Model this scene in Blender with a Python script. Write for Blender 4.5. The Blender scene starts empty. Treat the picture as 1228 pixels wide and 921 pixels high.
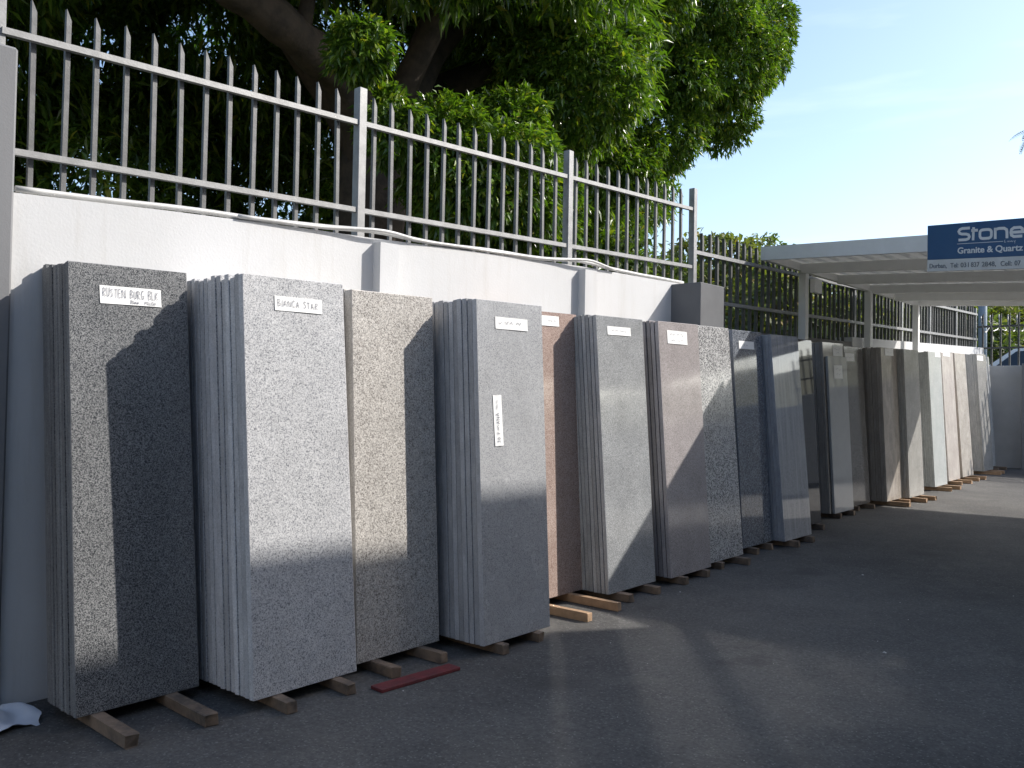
import bpy, math, random
import numpy as np
from mathutils import Vector, Matrix

random.seed(7)
rng = np.random.default_rng(11)
R = math.radians
sc = bpy.context.scene
C = sc.collection

# ------------------------------------------------------------------ camera
YAW, PIT, ROLL = R(42.0757), R(1.3148), R(0.9884)
fw = Vector((-math.sin(YAW) * math.cos(PIT), math.cos(YAW) * math.cos(PIT), math.sin(PIT)))
rt = Vector((math.cos(YAW), math.sin(YAW), 0))
up = rt.cross(fw)
r2 = math.cos(ROLL) * rt + math.sin(ROLL) * up
u2 = -math.sin(ROLL) * rt + math.cos(ROLL) * up
cd = bpy.data.cameras.new('camera')
cam = bpy.data.objects.new('camera', cd)
C.objects.link(cam)
cam.matrix_world = Matrix(((r2.x, u2.x, -fw.x, 0), (r2.y, u2.y, -fw.y, 0), (r2.z, u2.z, -fw.z, 1.6), (0, 0, 0, 1)))
cd.sensor_width = 36
cd.lens = 36 * 1076.3 / 1228
cd.clip_start = 0.05
cd.clip_end = 2000
sc.camera = cam

# ------------------------------------------------------------------ light
SUN_AZ, SUN_EL = R(38.0), R(36.5)          # azimuth from +Y towards +X
world = bpy.data.worlds.new('World')
sc.world = world
world.use_nodes = True
wn = world.node_tree.nodes
wl = world.node_tree.links
wn.clear()
sky = wn.new('ShaderNodeTexSky')
sky.sky_type = 'NISHITA'
sky.sun_disc = False
sky.sun_elevation = SUN_EL
sky.sun_rotation = SUN_AZ
sky.altitude = 50
sky.air_density = 1.0
sky.dust_density = 1.5
sky.ozone_density = 1.2
bg = wn.new('ShaderNodeBackground')
bg.inputs['Strength'].default_value = 0.15
wo = wn.new('ShaderNodeOutputWorld')
# thin wisps of cloud low over the horizon
wtc = wn.new('ShaderNodeTexCoord')
wmap = wn.new('ShaderNodeMapping')
wmap.inputs['Scale'].default_value = (2.2, 2.2, 15.0)
wnoise = wn.new('ShaderNodeTexNoise')
wnoise.inputs['Scale'].default_value = 2.3
wnoise.inputs['Detail'].default_value = 5
wramp = wn.new('ShaderNodeValToRGB')
wramp.color_ramp.elements[0].position = 0.60
wramp.color_ramp.elements[0].color = (0, 0, 0, 1)
wramp.color_ramp.elements[1].position = 0.82
wramp.color_ramp.elements[1].color = (0.09, 0.09, 0.09, 1)
wmix = wn.new('ShaderNodeMixRGB')
wmix.inputs['Color2'].default_value = (7.5, 7.8, 8.0, 1)
wl.new(wtc.outputs['Generated'], wmap.inputs['Vector'])
wl.new(wmap.outputs['Vector'], wnoise.inputs['Vector'])
wl.new(wnoise.outputs['Fac'], wramp.inputs['Fac'])
wl.new(wramp.outputs['Color'], wmix.inputs['Fac'])
wl.new(sky.outputs['Color'], wmix.inputs['Color1'])
wl.new(wmix.outputs['Color'], bg.inputs['Color'])
wl.new(bg.outputs['Background'], wo.inputs['Surface'])

sd = bpy.data.lights.new('sun', 'SUN')
sd.energy = 3.45
sd.angle = R(0.53)
sd.color = (1.0, 0.955, 0.90)
sun = bpy.data.objects.new('sun', sd)
C.objects.link(sun)
SUN = Vector((math.cos(SUN_EL) * math.sin(SUN_AZ), math.cos(SUN_EL) * math.cos(SUN_AZ), math.sin(SUN_EL)))
sun.rotation_euler = SUN.to_track_quat('Z', 'Y').to_euler()
sun.location = (6, 12, 20)

vs = sc.view_settings
vs.view_transform = 'Standard'
vs.look = 'None'
vs.exposure = 0.8
vs.gamma = 1.0
vs.use_curve_mapping = False
sc.render.engine = 'CYCLES'
sc.cycles.use_denoising = True
sc.cycles.caustics_reflective = True
sc.cycles.blur_glossy = 0.01
sc.cycles.use_guiding = True
sc.cycles.guiding_training_samples = 64
sc.cycles.max_bounces = 8
sc.cycles.sample_clamp_indirect = 0.0

# ------------------------------------------------------------------ helpers
GS = 0.02372                                   # the yard climbs gently along +Y
def gz(y):
    return GS * y

MATS = {}
def new_mat(name):
    m = bpy.data.materials.new(name)
    m.use_nodes = True
    n = m.node_tree.nodes
    l = m.node_tree.links
    b = n['Principled BSDF']
    MATS[name] = m
    return m, n, l, b

def nd(n, t, **kw):
    x = n.new(t)
    for k, v in kw.items():
        if k in x.inputs:
            x.inputs[k].default_value = v
        else:
            setattr(x, k, v)
    return x

def ramp(n, stops, interp='LINEAR'):
    r = n.new('ShaderNodeValToRGB')
    r.color_ramp.interpolation = interp
    e = r.color_ramp.elements
    while len(e) < len(stops):
        e.new(0.5)
    for i, (p, c) in enumerate(stops):
        e[i].position = p
        e[i].color = (*c, 1) if len(c) == 3 else c
    return r

def mix(n, l, a, b, fac, mode='MIX'):
    x = n.new('ShaderNodeMixRGB')
    x.blend_type = mode
    for sock, v in (('Fac', fac), ('Color1', a), ('Color2', b)):
        if hasattr(v, 'is_linked') or hasattr(v, 'node'):
            l.new(v, x.inputs[sock])
        elif sock == 'Fac':
            x.inputs[sock].default_value = v
        else:
            x.inputs[sock].default_value = (*v, 1)
    return x.outputs['Color']

def obj_coords(n, l, jitter=True):
    tc = n.new('ShaderNodeTexCoord')
    if not jitter:
        return tc.outputs['Object']
    oi = n.new('ShaderNodeObjectInfo')
    mul = nd(n, 'ShaderNodeMath', operation='MULTIPLY')
    mul.inputs[1].default_value = 37.0
    l.new(oi.outputs['Random'], mul.inputs[0])
    add = nd(n, 'ShaderNodeVectorMath', operation='ADD')
    l.new(tc.outputs['Object'], add.inputs[0])
    l.new(mul.outputs[0], add.inputs[1])
    return add.outputs['Vector']

def mesh_obj(name, verts, faces, mat=None, parent=None, smooth=False, mats=None, midx=None):
    me = bpy.data.meshes.new(name)
    me.from_pydata([tuple(v) for v in verts], [], faces)
    if mats:
        for m in mats:
            me.materials.append(m)
        if midx is not None:
            me.polygons.foreach_set('material_index', midx)
    elif mat:
        me.materials.append(MATS[mat] if isinstance(mat, str) else mat)
    if smooth:
        me.polygons.foreach_set('use_smooth', [True] * len(me.polygons))
    me.update()
    o = bpy.data.objects.new(name, me)
    C.objects.link(o)
    if parent is not None:
        o.parent = parent
    return o

def link_copy(name, me, parent=None, loc=(0, 0, 0), rot=(0, 0, 0)):
    o = bpy.data.objects.new(name, me)
    C.objects.link(o)
    o.location = loc
    o.rotation_euler = rot
    if parent is not None:
        o.parent = parent
    return o

def empty(name, loc=(0, 0, 0), rz=0):
    o = bpy.data.objects.new(name, None)
    C.objects.link(o)
    o.location = loc
    o.rotation_euler = (0, 0, rz)
    o.empty_display_size = 0.1
    return o

def tag(o, label, cat, group=None, kind=None):
    o['label'] = label
    o['category'] = cat
    if group:
        o['group'] = group
    o['kind'] = kind or 'thing'
    return o

def structure(o, label=None):
    o['kind'] = 'structure'
    if label:
        o['label'] = label
    return o

class MB:
    """collects shapes that belong to one part"""
    def __init__(s):
        s.v, s.f = [], []
    def add(s, v, f):
        k = len(s.v)
        s.v += [tuple(p) for p in v]
        s.f += [tuple(i + k for i in q) for q in f]
        return s
    def box(s, x0, x1, y0, y1, z0, z1, sl0=None):
        v = [(x, y, z) for z in (z0, z1) for y in (y0, y1) for x in (x0, x1)]
        return s.add(v, [(0, 2, 3, 1), (4, 5, 7, 6), (0, 1, 5, 4), (2, 6, 7, 3), (0, 4, 6, 2), (1, 3, 7, 5)])
    def cbox(s, x0, x1, y0, y1, z0, z1, c=0.004):
        v, f = cham(x0, x1, y0, y1, z0, z1, c)
        return s.add(v, f)
    def hexa(s, p):       # eight points: bottom four ccw then top four
        return s.add(p, [(3, 2, 1, 0), (4, 5, 6, 7), (0, 1, 5, 4), (1, 2, 6, 5), (2, 3, 7, 6), (3, 0, 4, 7)])
    def tube(s, pts, rad, seg=8, caps=True):
        pts = [Vector(p) for p in pts]
        rads = rad if isinstance(rad, (list, tuple)) else [rad] * len(pts)
        rings = []
        ref = Vector((0.13, 0.21, 0.97))
        for i, p in enumerate(pts):
            d = (pts[min(i + 1, len(pts) - 1)] - pts[max(i - 1, 0)]).normalized()
            a = d.cross(ref)
            if a.length < 1e-3:
                a = d.cross(Vector((1, 0, 0)))
            a.normalize()
            b = d.cross(a)
            rings.append([p + (a * math.cos(t) + b * math.sin(t)) * rads[i] for t in (2 * math.pi * k / seg for k in range(seg))])
        v = [q for r in rings for q in r]
        f = []
        for i in range(len(rings) - 1):
            for k in range(seg):
                f.append((i * seg + k, i * seg + (k + 1) % seg, (i + 1) * seg + (k + 1) % seg, (i + 1) * seg + k))
        if caps:
            f.append(tuple(range(seg - 1, -1, -1)))
            f.append(tuple((len(rings) - 1) * seg + k for k in range(seg)))
        return s.add(v, f)
    def build(s, name, mat, parent=None, smooth=False):
        return mesh_obj(name, s.v, s.f, mat, parent, smooth)

def cham(x0, x1, y0, y1, z0, z1, c):
    """box with chamfered edges: 24 vertices"""
    V, idx = [], {}
    for sx in (0, 1):
        for sy in (0, 1):
            for sz in (0, 1):
                X, Y, Z = (x0, x1)[sx], (y0, y1)[sy], (z0, z1)[sz]
                dx, dy, dz = (c, -c)[sx], (c, -c)[sy], (c, -c)[sz]
                for ax, p in enumerate(((X, Y + dy, Z + dz), (X + dx, Y, Z + dz), (X + dx, Y + dy, Z))):
                    idx[(sx, sy, sz, ax)] = len(V)
                    V.append(p)
    F = []
    g = lambda *k: idx[k]
    F.append([g(0, 0, 0, 0), g(0, 0, 1, 0), g(0, 1, 1, 0), g(0, 1, 0, 0)])
    F.append([g(1, 0, 0, 0), g(1, 1, 0, 0), g(1, 1, 1, 0), g(1, 0, 1, 0)])
    F.append([g(0, 0, 0, 1), g(1, 0, 0, 1), g(1, 0, 1, 1), g(0, 0, 1, 1)])
    F.append([g(0, 1, 0, 1), g(0, 1, 1, 1), g(1, 1, 1, 1), g(1, 1, 0, 1)])
    F.append([g(0, 0, 0, 2), g(0, 1, 0, 2), g(1, 1, 0, 2), g(1, 0, 0, 2)])
    F.append([g(0, 0, 1, 2), g(1, 0, 1, 2), g(1, 1, 1, 2), g(0, 1, 1, 2)])
    cx, cy, cz = (x0 + x1) / 2, (y0 + y1) / 2, (z0 + z1) / 2
    for a in (0, 1):
        for b in (0, 1):
            F.append([g(a, b, 0, 0), g(a, b, 1, 0), g(a, b, 1, 1), g(a, b, 0, 1)])
            F.append([g(a, 0, b, 0), g(a, 1, b, 0), g(a, 1, b, 2), g(a, 0, b, 2)])
            F.append([g(0, a, b, 1), g(1, a, b, 1), g(1, a, b, 2), g(0, a, b, 2)])
    for a in (0, 1):
        for b in (0, 1):
            for d in (0, 1):
                F.append([g(a, b, d, 0), g(a, b, d, 1), g(a, b, d, 2)])
    out = []
    cen = Vector((cx, cy, cz))
    sxs, sys_, szs = x1 - x0, y1 - y0, z1 - z0
    for f in F:
        p = [Vector(V[i]) for i in f]
        nrm = (p[1] - p[0]).cross(p[2] - p[1])
        m = sum(p, Vector()) / len(p) - cen
        m = Vector((m.x / sxs, m.y / sys_, m.z / szs))
        nn = Vector((nrm.x * sxs, nrm.y * sys_, nrm.z * szs))
        nn = Vector((nrm.x, nrm.y, nrm.z))
        if nn.x * m.x + nn.y * m.y + nn.z * m.z < 0:
            f = f[::-1]
        out.append(tuple(f))
    return V, out

# ------------------------------------------------------------------ materials
def granite(name, dark, mid, light, scale=110, rough=0.14, dark_amt=0.34, light_amt=0.72, mott=0.12, veins=0.0, streak=None, edge=0.5):
    """crystalline stone: random grains + darker flecks + soft clouding"""
    m, n, l, b = new_mat(name)
    co = obj_coords(n, l)
    v1 = nd(n, 'ShaderNodeTexVoronoi', Scale=scale)
    l.new(co, v1.inputs['Vector'])
    v2 = nd(n, 'ShaderNodeTexVoronoi', Scale=scale * 0.6)
    l.new(co, v2.inputs['Vector'])
    sep = n.new('ShaderNodeSeparateColor')
    l.new(v1.outputs['Color'], sep.inputs['Color'])
    sep2 = n.new('ShaderNodeSeparateColor')
    l.new(v2.outputs['Color'], sep2.inputs['Color'])
    av = nd(n, 'ShaderNodeMath', operation='MULTIPLY_ADD')
    av.inputs[1].default_value = 0.78
    l.new(sep.outputs['Red'], av.inputs[0])
    h = nd(n, 'ShaderNodeMath', operation='MULTIPLY')
    h.inputs[1].default_value = 0.22
    l.new(sep2.outputs['Green'], h.inputs[0])
    l.new(h.outputs[0], av.inputs[2])
    r = ramp(n, [(dark_amt * 0.6, dark), (dark_amt, [a * .6 + c * .4 for a, c in zip(dark, mid)]), (0.5, mid), (light_amt, light)])
    l.new(av.outputs[0], r.inputs['Fac'])
    col = r.outputs['Color']
    nz = nd(n, 'ShaderNodeTexNoise', Scale=5.0, Detail=4.0, Roughness=0.6)
    l.new(co, nz.inputs['Vector'])
    mr = ramp(n, [(0.3, (1 - mott,) * 3), (0.7, (1 + mott * .0,) * 3)])
    l.new(nz.outputs['Fac'], mr.inputs['Fac'])
    col = mix(n, l, col, mr.outputs['Color'], 1.0, 'MULTIPLY')
    if streak:
        mp = nd(n, 'ShaderNodeMapping')
        mp.inputs['Scale'].default_value = streak[0]
        l.new(co, mp.inputs['Vector'])
        ns = nd(n, 'ShaderNodeTexNoise', Scale=3.0, Detail=7.0, Roughness=0.62, Distortion=0.6)
        l.new(mp.outputs['Vector'], ns.inputs['Vector'])
        rs = ramp(n, [(0.36, (0, 0, 0)), (0.52, (.35,) * 3), (0.68, (1, 1, 1))])
        l.new(ns.outputs['Fac'], rs.inputs['Fac'])
        col = mix(n, l, col, streak[1], rs.outputs['Color'])
    # dust streaks and finger marks, faint
    oi = n.new('ShaderNodeObjectInfo')
    hv = nd(n, 'ShaderNodeMapRange')
    hv.inputs['To Min'].default_value = 0.93
    hv.inputs['To Max'].default_value = 1.07
    l.new(oi.outputs['Random'], hv.inputs['Value'])
    col = mix(n, l, col, hv.outputs[0], 1.0, 'MULTIPLY')
    l.new(col, b.inputs['Base Color'])
    nr = nd(n, 'ShaderNodeTexNoise', Scale=9.0, Detail=5.0)
    l.new(co, nr.inputs['Vector'])
    rr = nd(n, 'ShaderNodeMapRange')
    rr.inputs['From Min'].default_value = 0.3
    rr.inputs['From Max'].default_value = 0.7
    rr.inputs['To Min'].default_value = rough * 0.8
    rr.inputs['To Max'].default_value = rough * 1.35
    l.new(nr.outputs['Fac'], rr.inputs['Value'])
    l.new(rr.outputs[0], b.inputs['Roughness'])
    b.inputs['Specular IOR Level'].default_value = 0.9
    # the sawn edge of the same stone: dull, saw-marked, dusty
    m2, n, l, b = new_mat(name + '_sawn')
    co = obj_coords(n, l)
    v1 = nd(n, 'ShaderNodeTexVoronoi', Scale=scale * 1.2)
    l.new(co, v1.inputs['Vector'])
    sep = n.new('ShaderNodeSeparateColor')
    l.new(v1.outputs['Color'], sep.inputs['Color'])
    lo = [a * .8 + c * .2 for a, c in zip(mid, dark)]
    hi = [min(.8, (a * .5 + c * .5) * 1.15) for a, c in zip(mid, light)]
    r = ramp(n, [(0.1, lo), (0.9, hi)])
    l.new(sep.outputs['Red'], r.inputs['Fac'])
    mp = nd(n, 'ShaderNodeMapping')
    mp.inputs['Scale'].default_value = (1, 1, 0.35)
    l.new(co, mp.inputs['Vector'])
    nz = nd(n, 'ShaderNodeTexNoise', Scale=14.0, Detail=6.0, Roughness=0.7)
    l.new(mp.outputs['Vector'], nz.inputs['Vector'])
    rz = ramp(n, [(0.35, (0.80,) * 3), (0.62, (1.08,) * 3)])
    l.new(nz.outputs['Fac'], rz.inputs['Fac'])
    col = mix(n, l, r.outputs['Color'], rz.outputs['Color'], 1.0, 'MULTIPLY')
    oi = n.new('ShaderNodeObjectInfo')
    hv = nd(n, 'ShaderNodeMapRange')
    hv.inputs['To Min'].default_value = 0.80
    hv.inputs['To Max'].default_value = 1.15
    l.new(oi.outputs['Random'], hv.inputs['Value'])
    col = mix(n, l, col, hv.outputs[0], 1.0, 'MULTIPLY')
    l.new(col, b.inputs['Base Color'])
    b.inputs['Roughness'].default_value = 0.75
    bp = nd(n, 'ShaderNodeBump', Strength=0.35, Distance=0.003)
    l.new(nz.outputs['Fac'], bp.inputs['Height'])
    l.new(bp.outputs['Normal'], b.inputs['Normal'])

granite('granite_dark_speckled', (.045, .048, .053), (.155, .158, .160), (.32, .32, .315), 290, .20, .38, .84)
granite('granite_pale_grey', (.20, .205, .22), (.53, .53, .53), (.68, .675, .67), 240, .24, .30, .78)
granite('granite_warm_pale', (.18, .165, .15), (.52, .485, .44), (.72, .685, .63), 205, .26, .32, .80)
granite('granite_mid_grey', (.24, .245, .255), (.43, .435, .44), (.50, .50, .50), 260, .22, .26, .78)
granite('granite_rose', (.27, .185, .155), (.44, .33, .28), (.53, .42, .365), 220, .09, .30, .78)
granite('granite_grey', (.20, .205, .212), (.335, .345, .345), (.44, .445, .44), 240, .09, .30, .80, .22)
granite('granite_mauve', (.22, .195, .19), (.375, .34, .33), (.46, .425, .415), 250, .09, .28, .80, .18)
granite('granite_black_white', (.09, .09, .095), (.44, .44, .435), (.64, .63, .61), 135, .13, .40, .80)
granite('granite_blue_dark', (.05, .055, .066), (.155, .172, .20), (.30, .32, .35), 125, .06, .38, .84)
granite('stone_grey_veined', (.24, .245, .26), (.33, .335, .35), (.40, .405, .42), 180, .035, .3, .8, .2, 0, ((1, 6.0, .35), (.42, .43, .45)))
granite('granite_black', (.020, .020, .023), (.04, .04, .045), (.08, .08, .085), 260, .03, .3, .85)
granite('stone_taupe', (.24, .22, .205), (.33, .305, .285), (.39, .37, .345), 200, .06, .3, .8, .2)
granite('quartz_plain_grey', (.36, .365, .37), (.39, .395, .40), (.42, .425, .43), 250, .035, .2, .9, .08)
granite('granite_charcoal', (.07, .067, .064), (.13, .125, .12), (.19, .182, .175), 180, .10, .3, .8)
granite('stone_brown_grey', (.22, .195, .17), (.33, .295, .26), (.41, .37, .33), 180, .12, .3, .8, .2, 0, ((1, 3.0, 1.0), (.42, .38, .33)))
granite('stone_grey_beige', (.28, .27, .25), (.41, .40, .37), (.48, .47, .44), 170, .16, .3, .8, .2)
granite('marble_greenish', (.46, .485, .47), (.55, .57, .555), (.62, .635, .62), 90, .18, .2, .8, .12, 0, ((1, 2.0, 1.2), (.46, .50, .485)))
granite('stone_pink_beige', (.38, .335, .30), (.50, .45, .41), (.57, .53, .49), 150, .2, .25, .8, .15, 0, ((1, 2.5, 1.0), (.58, .54, .49)))
granite('stone_beige', (.36, .33, .28), (.48, .44, .385), (.57, .53, .48), 150, .2, .25, .8, .15, 0, ((1, 2.0, 2.5), (.60, .56, .50)))
granite('stone_pale_grey', (.34, .34, .33), (.46, .46, .44), (.55, .55, .53), 170, .18, .25, .8, .15)

def simple(name, col, rough=0.6, metal=0.0, noise=None, bump=0.0, bscale=60, spec=0.5, jitter=False):
    m, n, l, b = new_mat(name)
    co = obj_coords(n, l, jitter)
    b.inputs['Roughness'].default_value = rough
    b.inputs['Metallic'].default_value = metal
    b.inputs['Specular IOR Level'].default_value = spec
    if noise:
        sc_, amt, c2 = noise
        nz = nd(n, 'ShaderNodeTexNoise', Scale=sc_, Detail=6.0, Roughness=0.62)
        l.new(co, nz.inputs['Vector'])
        r = ramp(n, [(0.38, (0, 0, 0)), (0.68, (amt,) * 3)])
        l.new(nz.outputs['Fac'], r.inputs['Fac'])
        l.new(mix(n, l, col, c2, r.outputs['Color']), b.inputs['Base Color'])
    else:
        b.inputs['Base Color'].default_value = (*col, 1)
    if bump:
        nb = nd(n, 'ShaderNodeTexNoise', Scale=bscale, Detail=5.0)
        l.new(co, nb.inputs['Vector'])
        bp = nd(n, 'ShaderNodeBump', Strength=bump, Distance=0.01)
        l.new(nb.outputs['Fac'], bp.inputs['Height'])
        l.new(bp.outputs['Normal'], b.inputs['Normal'])
    return m

simple('paper', (.86, .86, .84), .75, noise=(20, .25, (.78, .77, .72)))
simple('ink', (.16, .16, .19), .6)
simple('wood', (.24, .17, .115), .85, noise=(7, 1.0, (.085, .068, .054)), bump=.5, bscale=40, jitter=True)
simple('wood_pale', (.42, .27, .16), .8, noise=(9, .8, (.22, .15, .09)), bump=.5, bscale=40, jitter=True)
simple('red_wood', (.18, .028, .03), .7, noise=(12, .8, (.07, .02, .022)), bump=.3)
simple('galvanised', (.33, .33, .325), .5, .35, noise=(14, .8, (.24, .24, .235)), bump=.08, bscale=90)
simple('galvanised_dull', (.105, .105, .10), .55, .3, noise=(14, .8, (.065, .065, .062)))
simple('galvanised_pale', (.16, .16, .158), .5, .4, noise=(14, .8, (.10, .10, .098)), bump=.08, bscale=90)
simple('dark_steel', (.06, .063, .066), .55, .3, noise=(12, .8, (.035, .037, .04)))
simple('canopy_paint', (.82, .815, .79), .5, 0, noise=(6, .5, (.72, .71, .68)))
simple('canopy_sheet', (.80, .80, .79), .38, .0, noise=(5, .6, (.60, .595, .58)))
simple('sign_blue', (.035, .10, .22), .35, noise=(3, .4, (.05, .12, .24)))
simple('sign_white', (.72, .74, .75), .45)
simple('sign_strip', (.62, .63, .62), .5, noise=(8, .6, (.50, .50, .48)))
simple('sign_ink', (.16, .18, .20), .5)
simple('pier_paint', (.21, .212, .216), .85, noise=(2, .5, (.17, .172, .176)), bump=.12, bscale=120)
simple('pillar_grey', (.135, .138, .142), .8, noise=(4, .6, (.105, .108, .112)), bump=.12, bscale=120)
simple('end_plaster', (.46, .455, .44), .9, noise=(2, .7, (.36, .355, .34)), bump=.15)
simple('raw_wall', (.22, .215, .205), .9, noise=(3, .8, (.13, .13, .125)), bump=.3, bscale=60)
simple('pipe_white', (.62, .615, .59), .45, noise=(9, .7, (.45, .44, .41)))
simple('plastic_white', (.60, .63, .68), .45)
simple('bark', (.085, .062, .045), .95, noise=(6, .9, (.035, .028, .022)), bump=.9, bscale=22)
simple('plaster_grey', (.50, .51, .52), .9, noise=(1.5, .6, (.42, .43, .44)), bump=.1)
simple('fill_building_paint', (.66, .63, .57), .9, noise=(1.5, .5, (.58, .55, .50)))  # pale front of the added building that throws sun back on the slabs
simple('roof_dark', (.15, .14, .14), .8)
simple('window_dark', (.02, .025, .03), .08)
simple('car_paint', (.72, .73, .74), .25)
simple('car_glass', (.02, .03, .045), .05)
simple('tyre', (.02, .02, .02), .8)
simple('rim', (.45, .45, .46), .35, .8)
simple('lamp_red', (.35, .02, .02), .3)
simple('lamp_clear', (.6, .6, .6), .1)
simple('blue_pole', (.22, .27, .33), .6)
simple('debris', (.55, .54, .50), .9)
simple('hill_soil', (.075, .085, .035), .95, noise=(.35, .9, (.12, .11, .045)), bump=.4, bscale=6)

m = MATS['canopy_sheet']
n, l = m.node_tree.nodes, m.node_tree.links
tr = nd(n, 'ShaderNodeBsdfTranslucent', Color=(.9, .9, .84, 1))
ms = n.new('ShaderNodeMixShader')
ms.inputs['Fac'].default_value = .07
l.new(n['Principled BSDF'].outputs['BSDF'], ms.inputs[1])
l.new(tr.outputs['BSDF'], ms.inputs[2])
l.new(ms.outputs['Shader'], n['Material Output'].inputs['Surface'])

# plastered, painted boundary wall
m, n, l, b = new_mat('white_plaster')
co = obj_coords(n, l, False)
nz = nd(n, 'ShaderNodeTexNoise', Scale=1.1, Detail=6.0, Roughness=0.6)
l.new(co, nz.inputs['Vector'])
r = ramp(n, [(0.35, (.63, .63, .625)), (0.7, (.58, .58, .572))])
l.new(nz.outputs['Fac'], r.inputs['Fac'])
mp = nd(n, 'ShaderNodeMapping')
mp.inputs['Scale'].default_value = (7, 7, .6)
l.new(co, mp.inputs['Vector'])
ns = nd(n, 'ShaderNodeTexNoise', Scale=1.6, Detail=6.0, Roughness=0.7)
l.new(mp.outputs['Vector'], ns.inputs['Vector'])
rs = ramp(n, [(0.52, (0, 0, 0)), (0.8, (.5,) * 3)])
l.new(ns.outputs['Fac'], rs.inputs['Fac'])
l.new(mix(n, l, r.outputs['Color'], (.48, .46, .42), rs.outputs['Color']), b.inputs['Base Color'])
b.inputs['Roughness'].default_value = .85
nb = nd(n, 'ShaderNodeTexNoise', Scale=70, Detail=4.0)
l.new(co, nb.inputs['Vector'])
bp = nd(n, 'ShaderNodeBump', Strength=0.12, Distance=0.01)
l.new(nb.outputs['Fac'], bp.inputs['Height'])
l.new(bp.outputs['Normal'], b.inputs['Normal'])

# worn asphalt with oil stains, dust and fine pale grit
m, n, l, b = new_mat('asphalt')
co = obj_coords(n, l, False)
n1 = nd(n, 'ShaderNodeTexNoise', Scale=.55, Detail=8.0, Roughness=0.65)
n2 = nd(n, 'ShaderNodeTexNoise', Scale=45, Detail=6.0, Roughness=0.75)
n3 = nd(n, 'ShaderNodeTexNoise', Scale=1.7, Detail=5.0, Roughness=0.6)
vg = nd(n, 'ShaderNodeTexVoronoi', Scale=115)
v4 = nd(n, 'ShaderNodeTexVoronoi', Scale=7)
for q in (n1, n2, n3, vg, v4):
    l.new(co, q.inputs['Vector'])
r1 = ramp(n, [(0.33, (.058, .056, .053)), (0.66, (.120, .115, .106))])
l.new(n1.outputs['Fac'], r1.inputs['Fac'])
r2_ = ramp(n, [(0.3, (.5,) * 3), (0.7, (1.35,) * 3)])
l.new(n2.outputs['Fac'], r2_.inputs['Fac'])
col = mix(n, l, r1.outputs['Color'], r2_.outputs['Color'], 1.0, 'MULTIPLY')
sp = n.new('ShaderNodeSeparateColor')
l.new(vg.outputs['Color'], sp.inputs['Color'])
rg = ramp(n, [(0.90, (0, 0, 0)), (1.0, (.55,) * 3)])
l.new(sp.outputs['Red'], rg.inputs['Fac'])
col = mix(n, l, col, (.24, .235, .22), rg.outputs['Color'])
r3 = ramp(n, [(0.60, (0, 0, 0)), (0.70, (.75,) * 3)])
l.new(n3.outputs['Fac'], r3.inputs['Fac'])
col = mix(n, l, col, (.022, .022, .023), r3.outputs['Color'])
r4 = ramp(n, [(0.0, (.8,) * 3), (0.10, (0, 0, 0))])
l.new(v4.outputs['Distance'], r4.inputs['Fac'])
n5 = nd(n, 'ShaderNodeTexNoise', Scale=.9, Detail=2.0)
l.new(co, n5.inputs['Vector'])
r5 = ramp(n, [(0.53, (0, 0, 0)), (0.6, (1, 1, 1))])
l.new(n5.outputs['Fac'], r5.inputs['Fac'])
spots = mix(n, l, r4.outputs['Color'], r5.outputs['Color'], 1.0, 'MULTIPLY')
col = mix(n, l, col, (.018, .018, .018), spots)
wc = nd(n, 'ShaderNodeTexNoise', Scale=2.2, Detail=5.0)
l.new(co, wc.inputs['Vector'])
wa = nd(n, 'ShaderNodeVectorMath', operation='MULTIPLY_ADD')
wa.inputs[1].default_value = (.55, .55, .55)
l.new(wc.outputs['Color'], wa.inputs[0])
l.new(co, wa.inputs[2])
vc = nd(n, 'ShaderNodeTexVoronoi', Scale=.62, feature='DISTANCE_TO_EDGE')
l.new(wa.outputs['Vector'], vc.inputs['Vector'])
rc = ramp(n, [(0.0, (1, 1, 1)), (0.0045, (.6,) * 3), (0.010, (0, 0, 0))])
l.new(vc.outputs['Distance'], rc.inputs['Fac'])
n6 = nd(n, 'ShaderNodeTexNoise', Scale=.5, Detail=2.0)
l.new(co, n6.inputs['Vector'])
r6 = ramp(n, [(0.54, (0, 0, 0)), (0.66, (.35,) * 3)])
l.new(n6.outputs['Fac'], r6.inputs['Fac'])
col = mix(n, l, col, (.02, .02, .02), mix(n, l, rc.outputs['Color'], r6.outputs['Color'], 1.0, 'MULTIPLY'))
n7 = nd(n, 'ShaderNodeTexNoise', Scale=3.4, Detail=9.0, Roughness=.78)
l.new(co, n7.inputs['Vector'])
r7 = ramp(n, [(0.5, (0, 0, 0)), (0.75, (.55,) * 3)])
l.new(n7.outputs['Fac'], r7.inputs['Fac'])
col = mix(n, l, col, (.15, .138, .12), r7.outputs['Color'])
l.new(col, b.inputs['Base Color'])
b.inputs['Roughness'].default_value = .82
b.inputs['Specular IOR Level'].default_value = .35
bp = nd(n, 'ShaderNodeBump', Strength=0.45, Distance=0.006)
l.new(n2.outputs['Fac'], bp.inputs['Height'])
l.new(bp.outputs['Normal'], b.inputs['Normal'])

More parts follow.
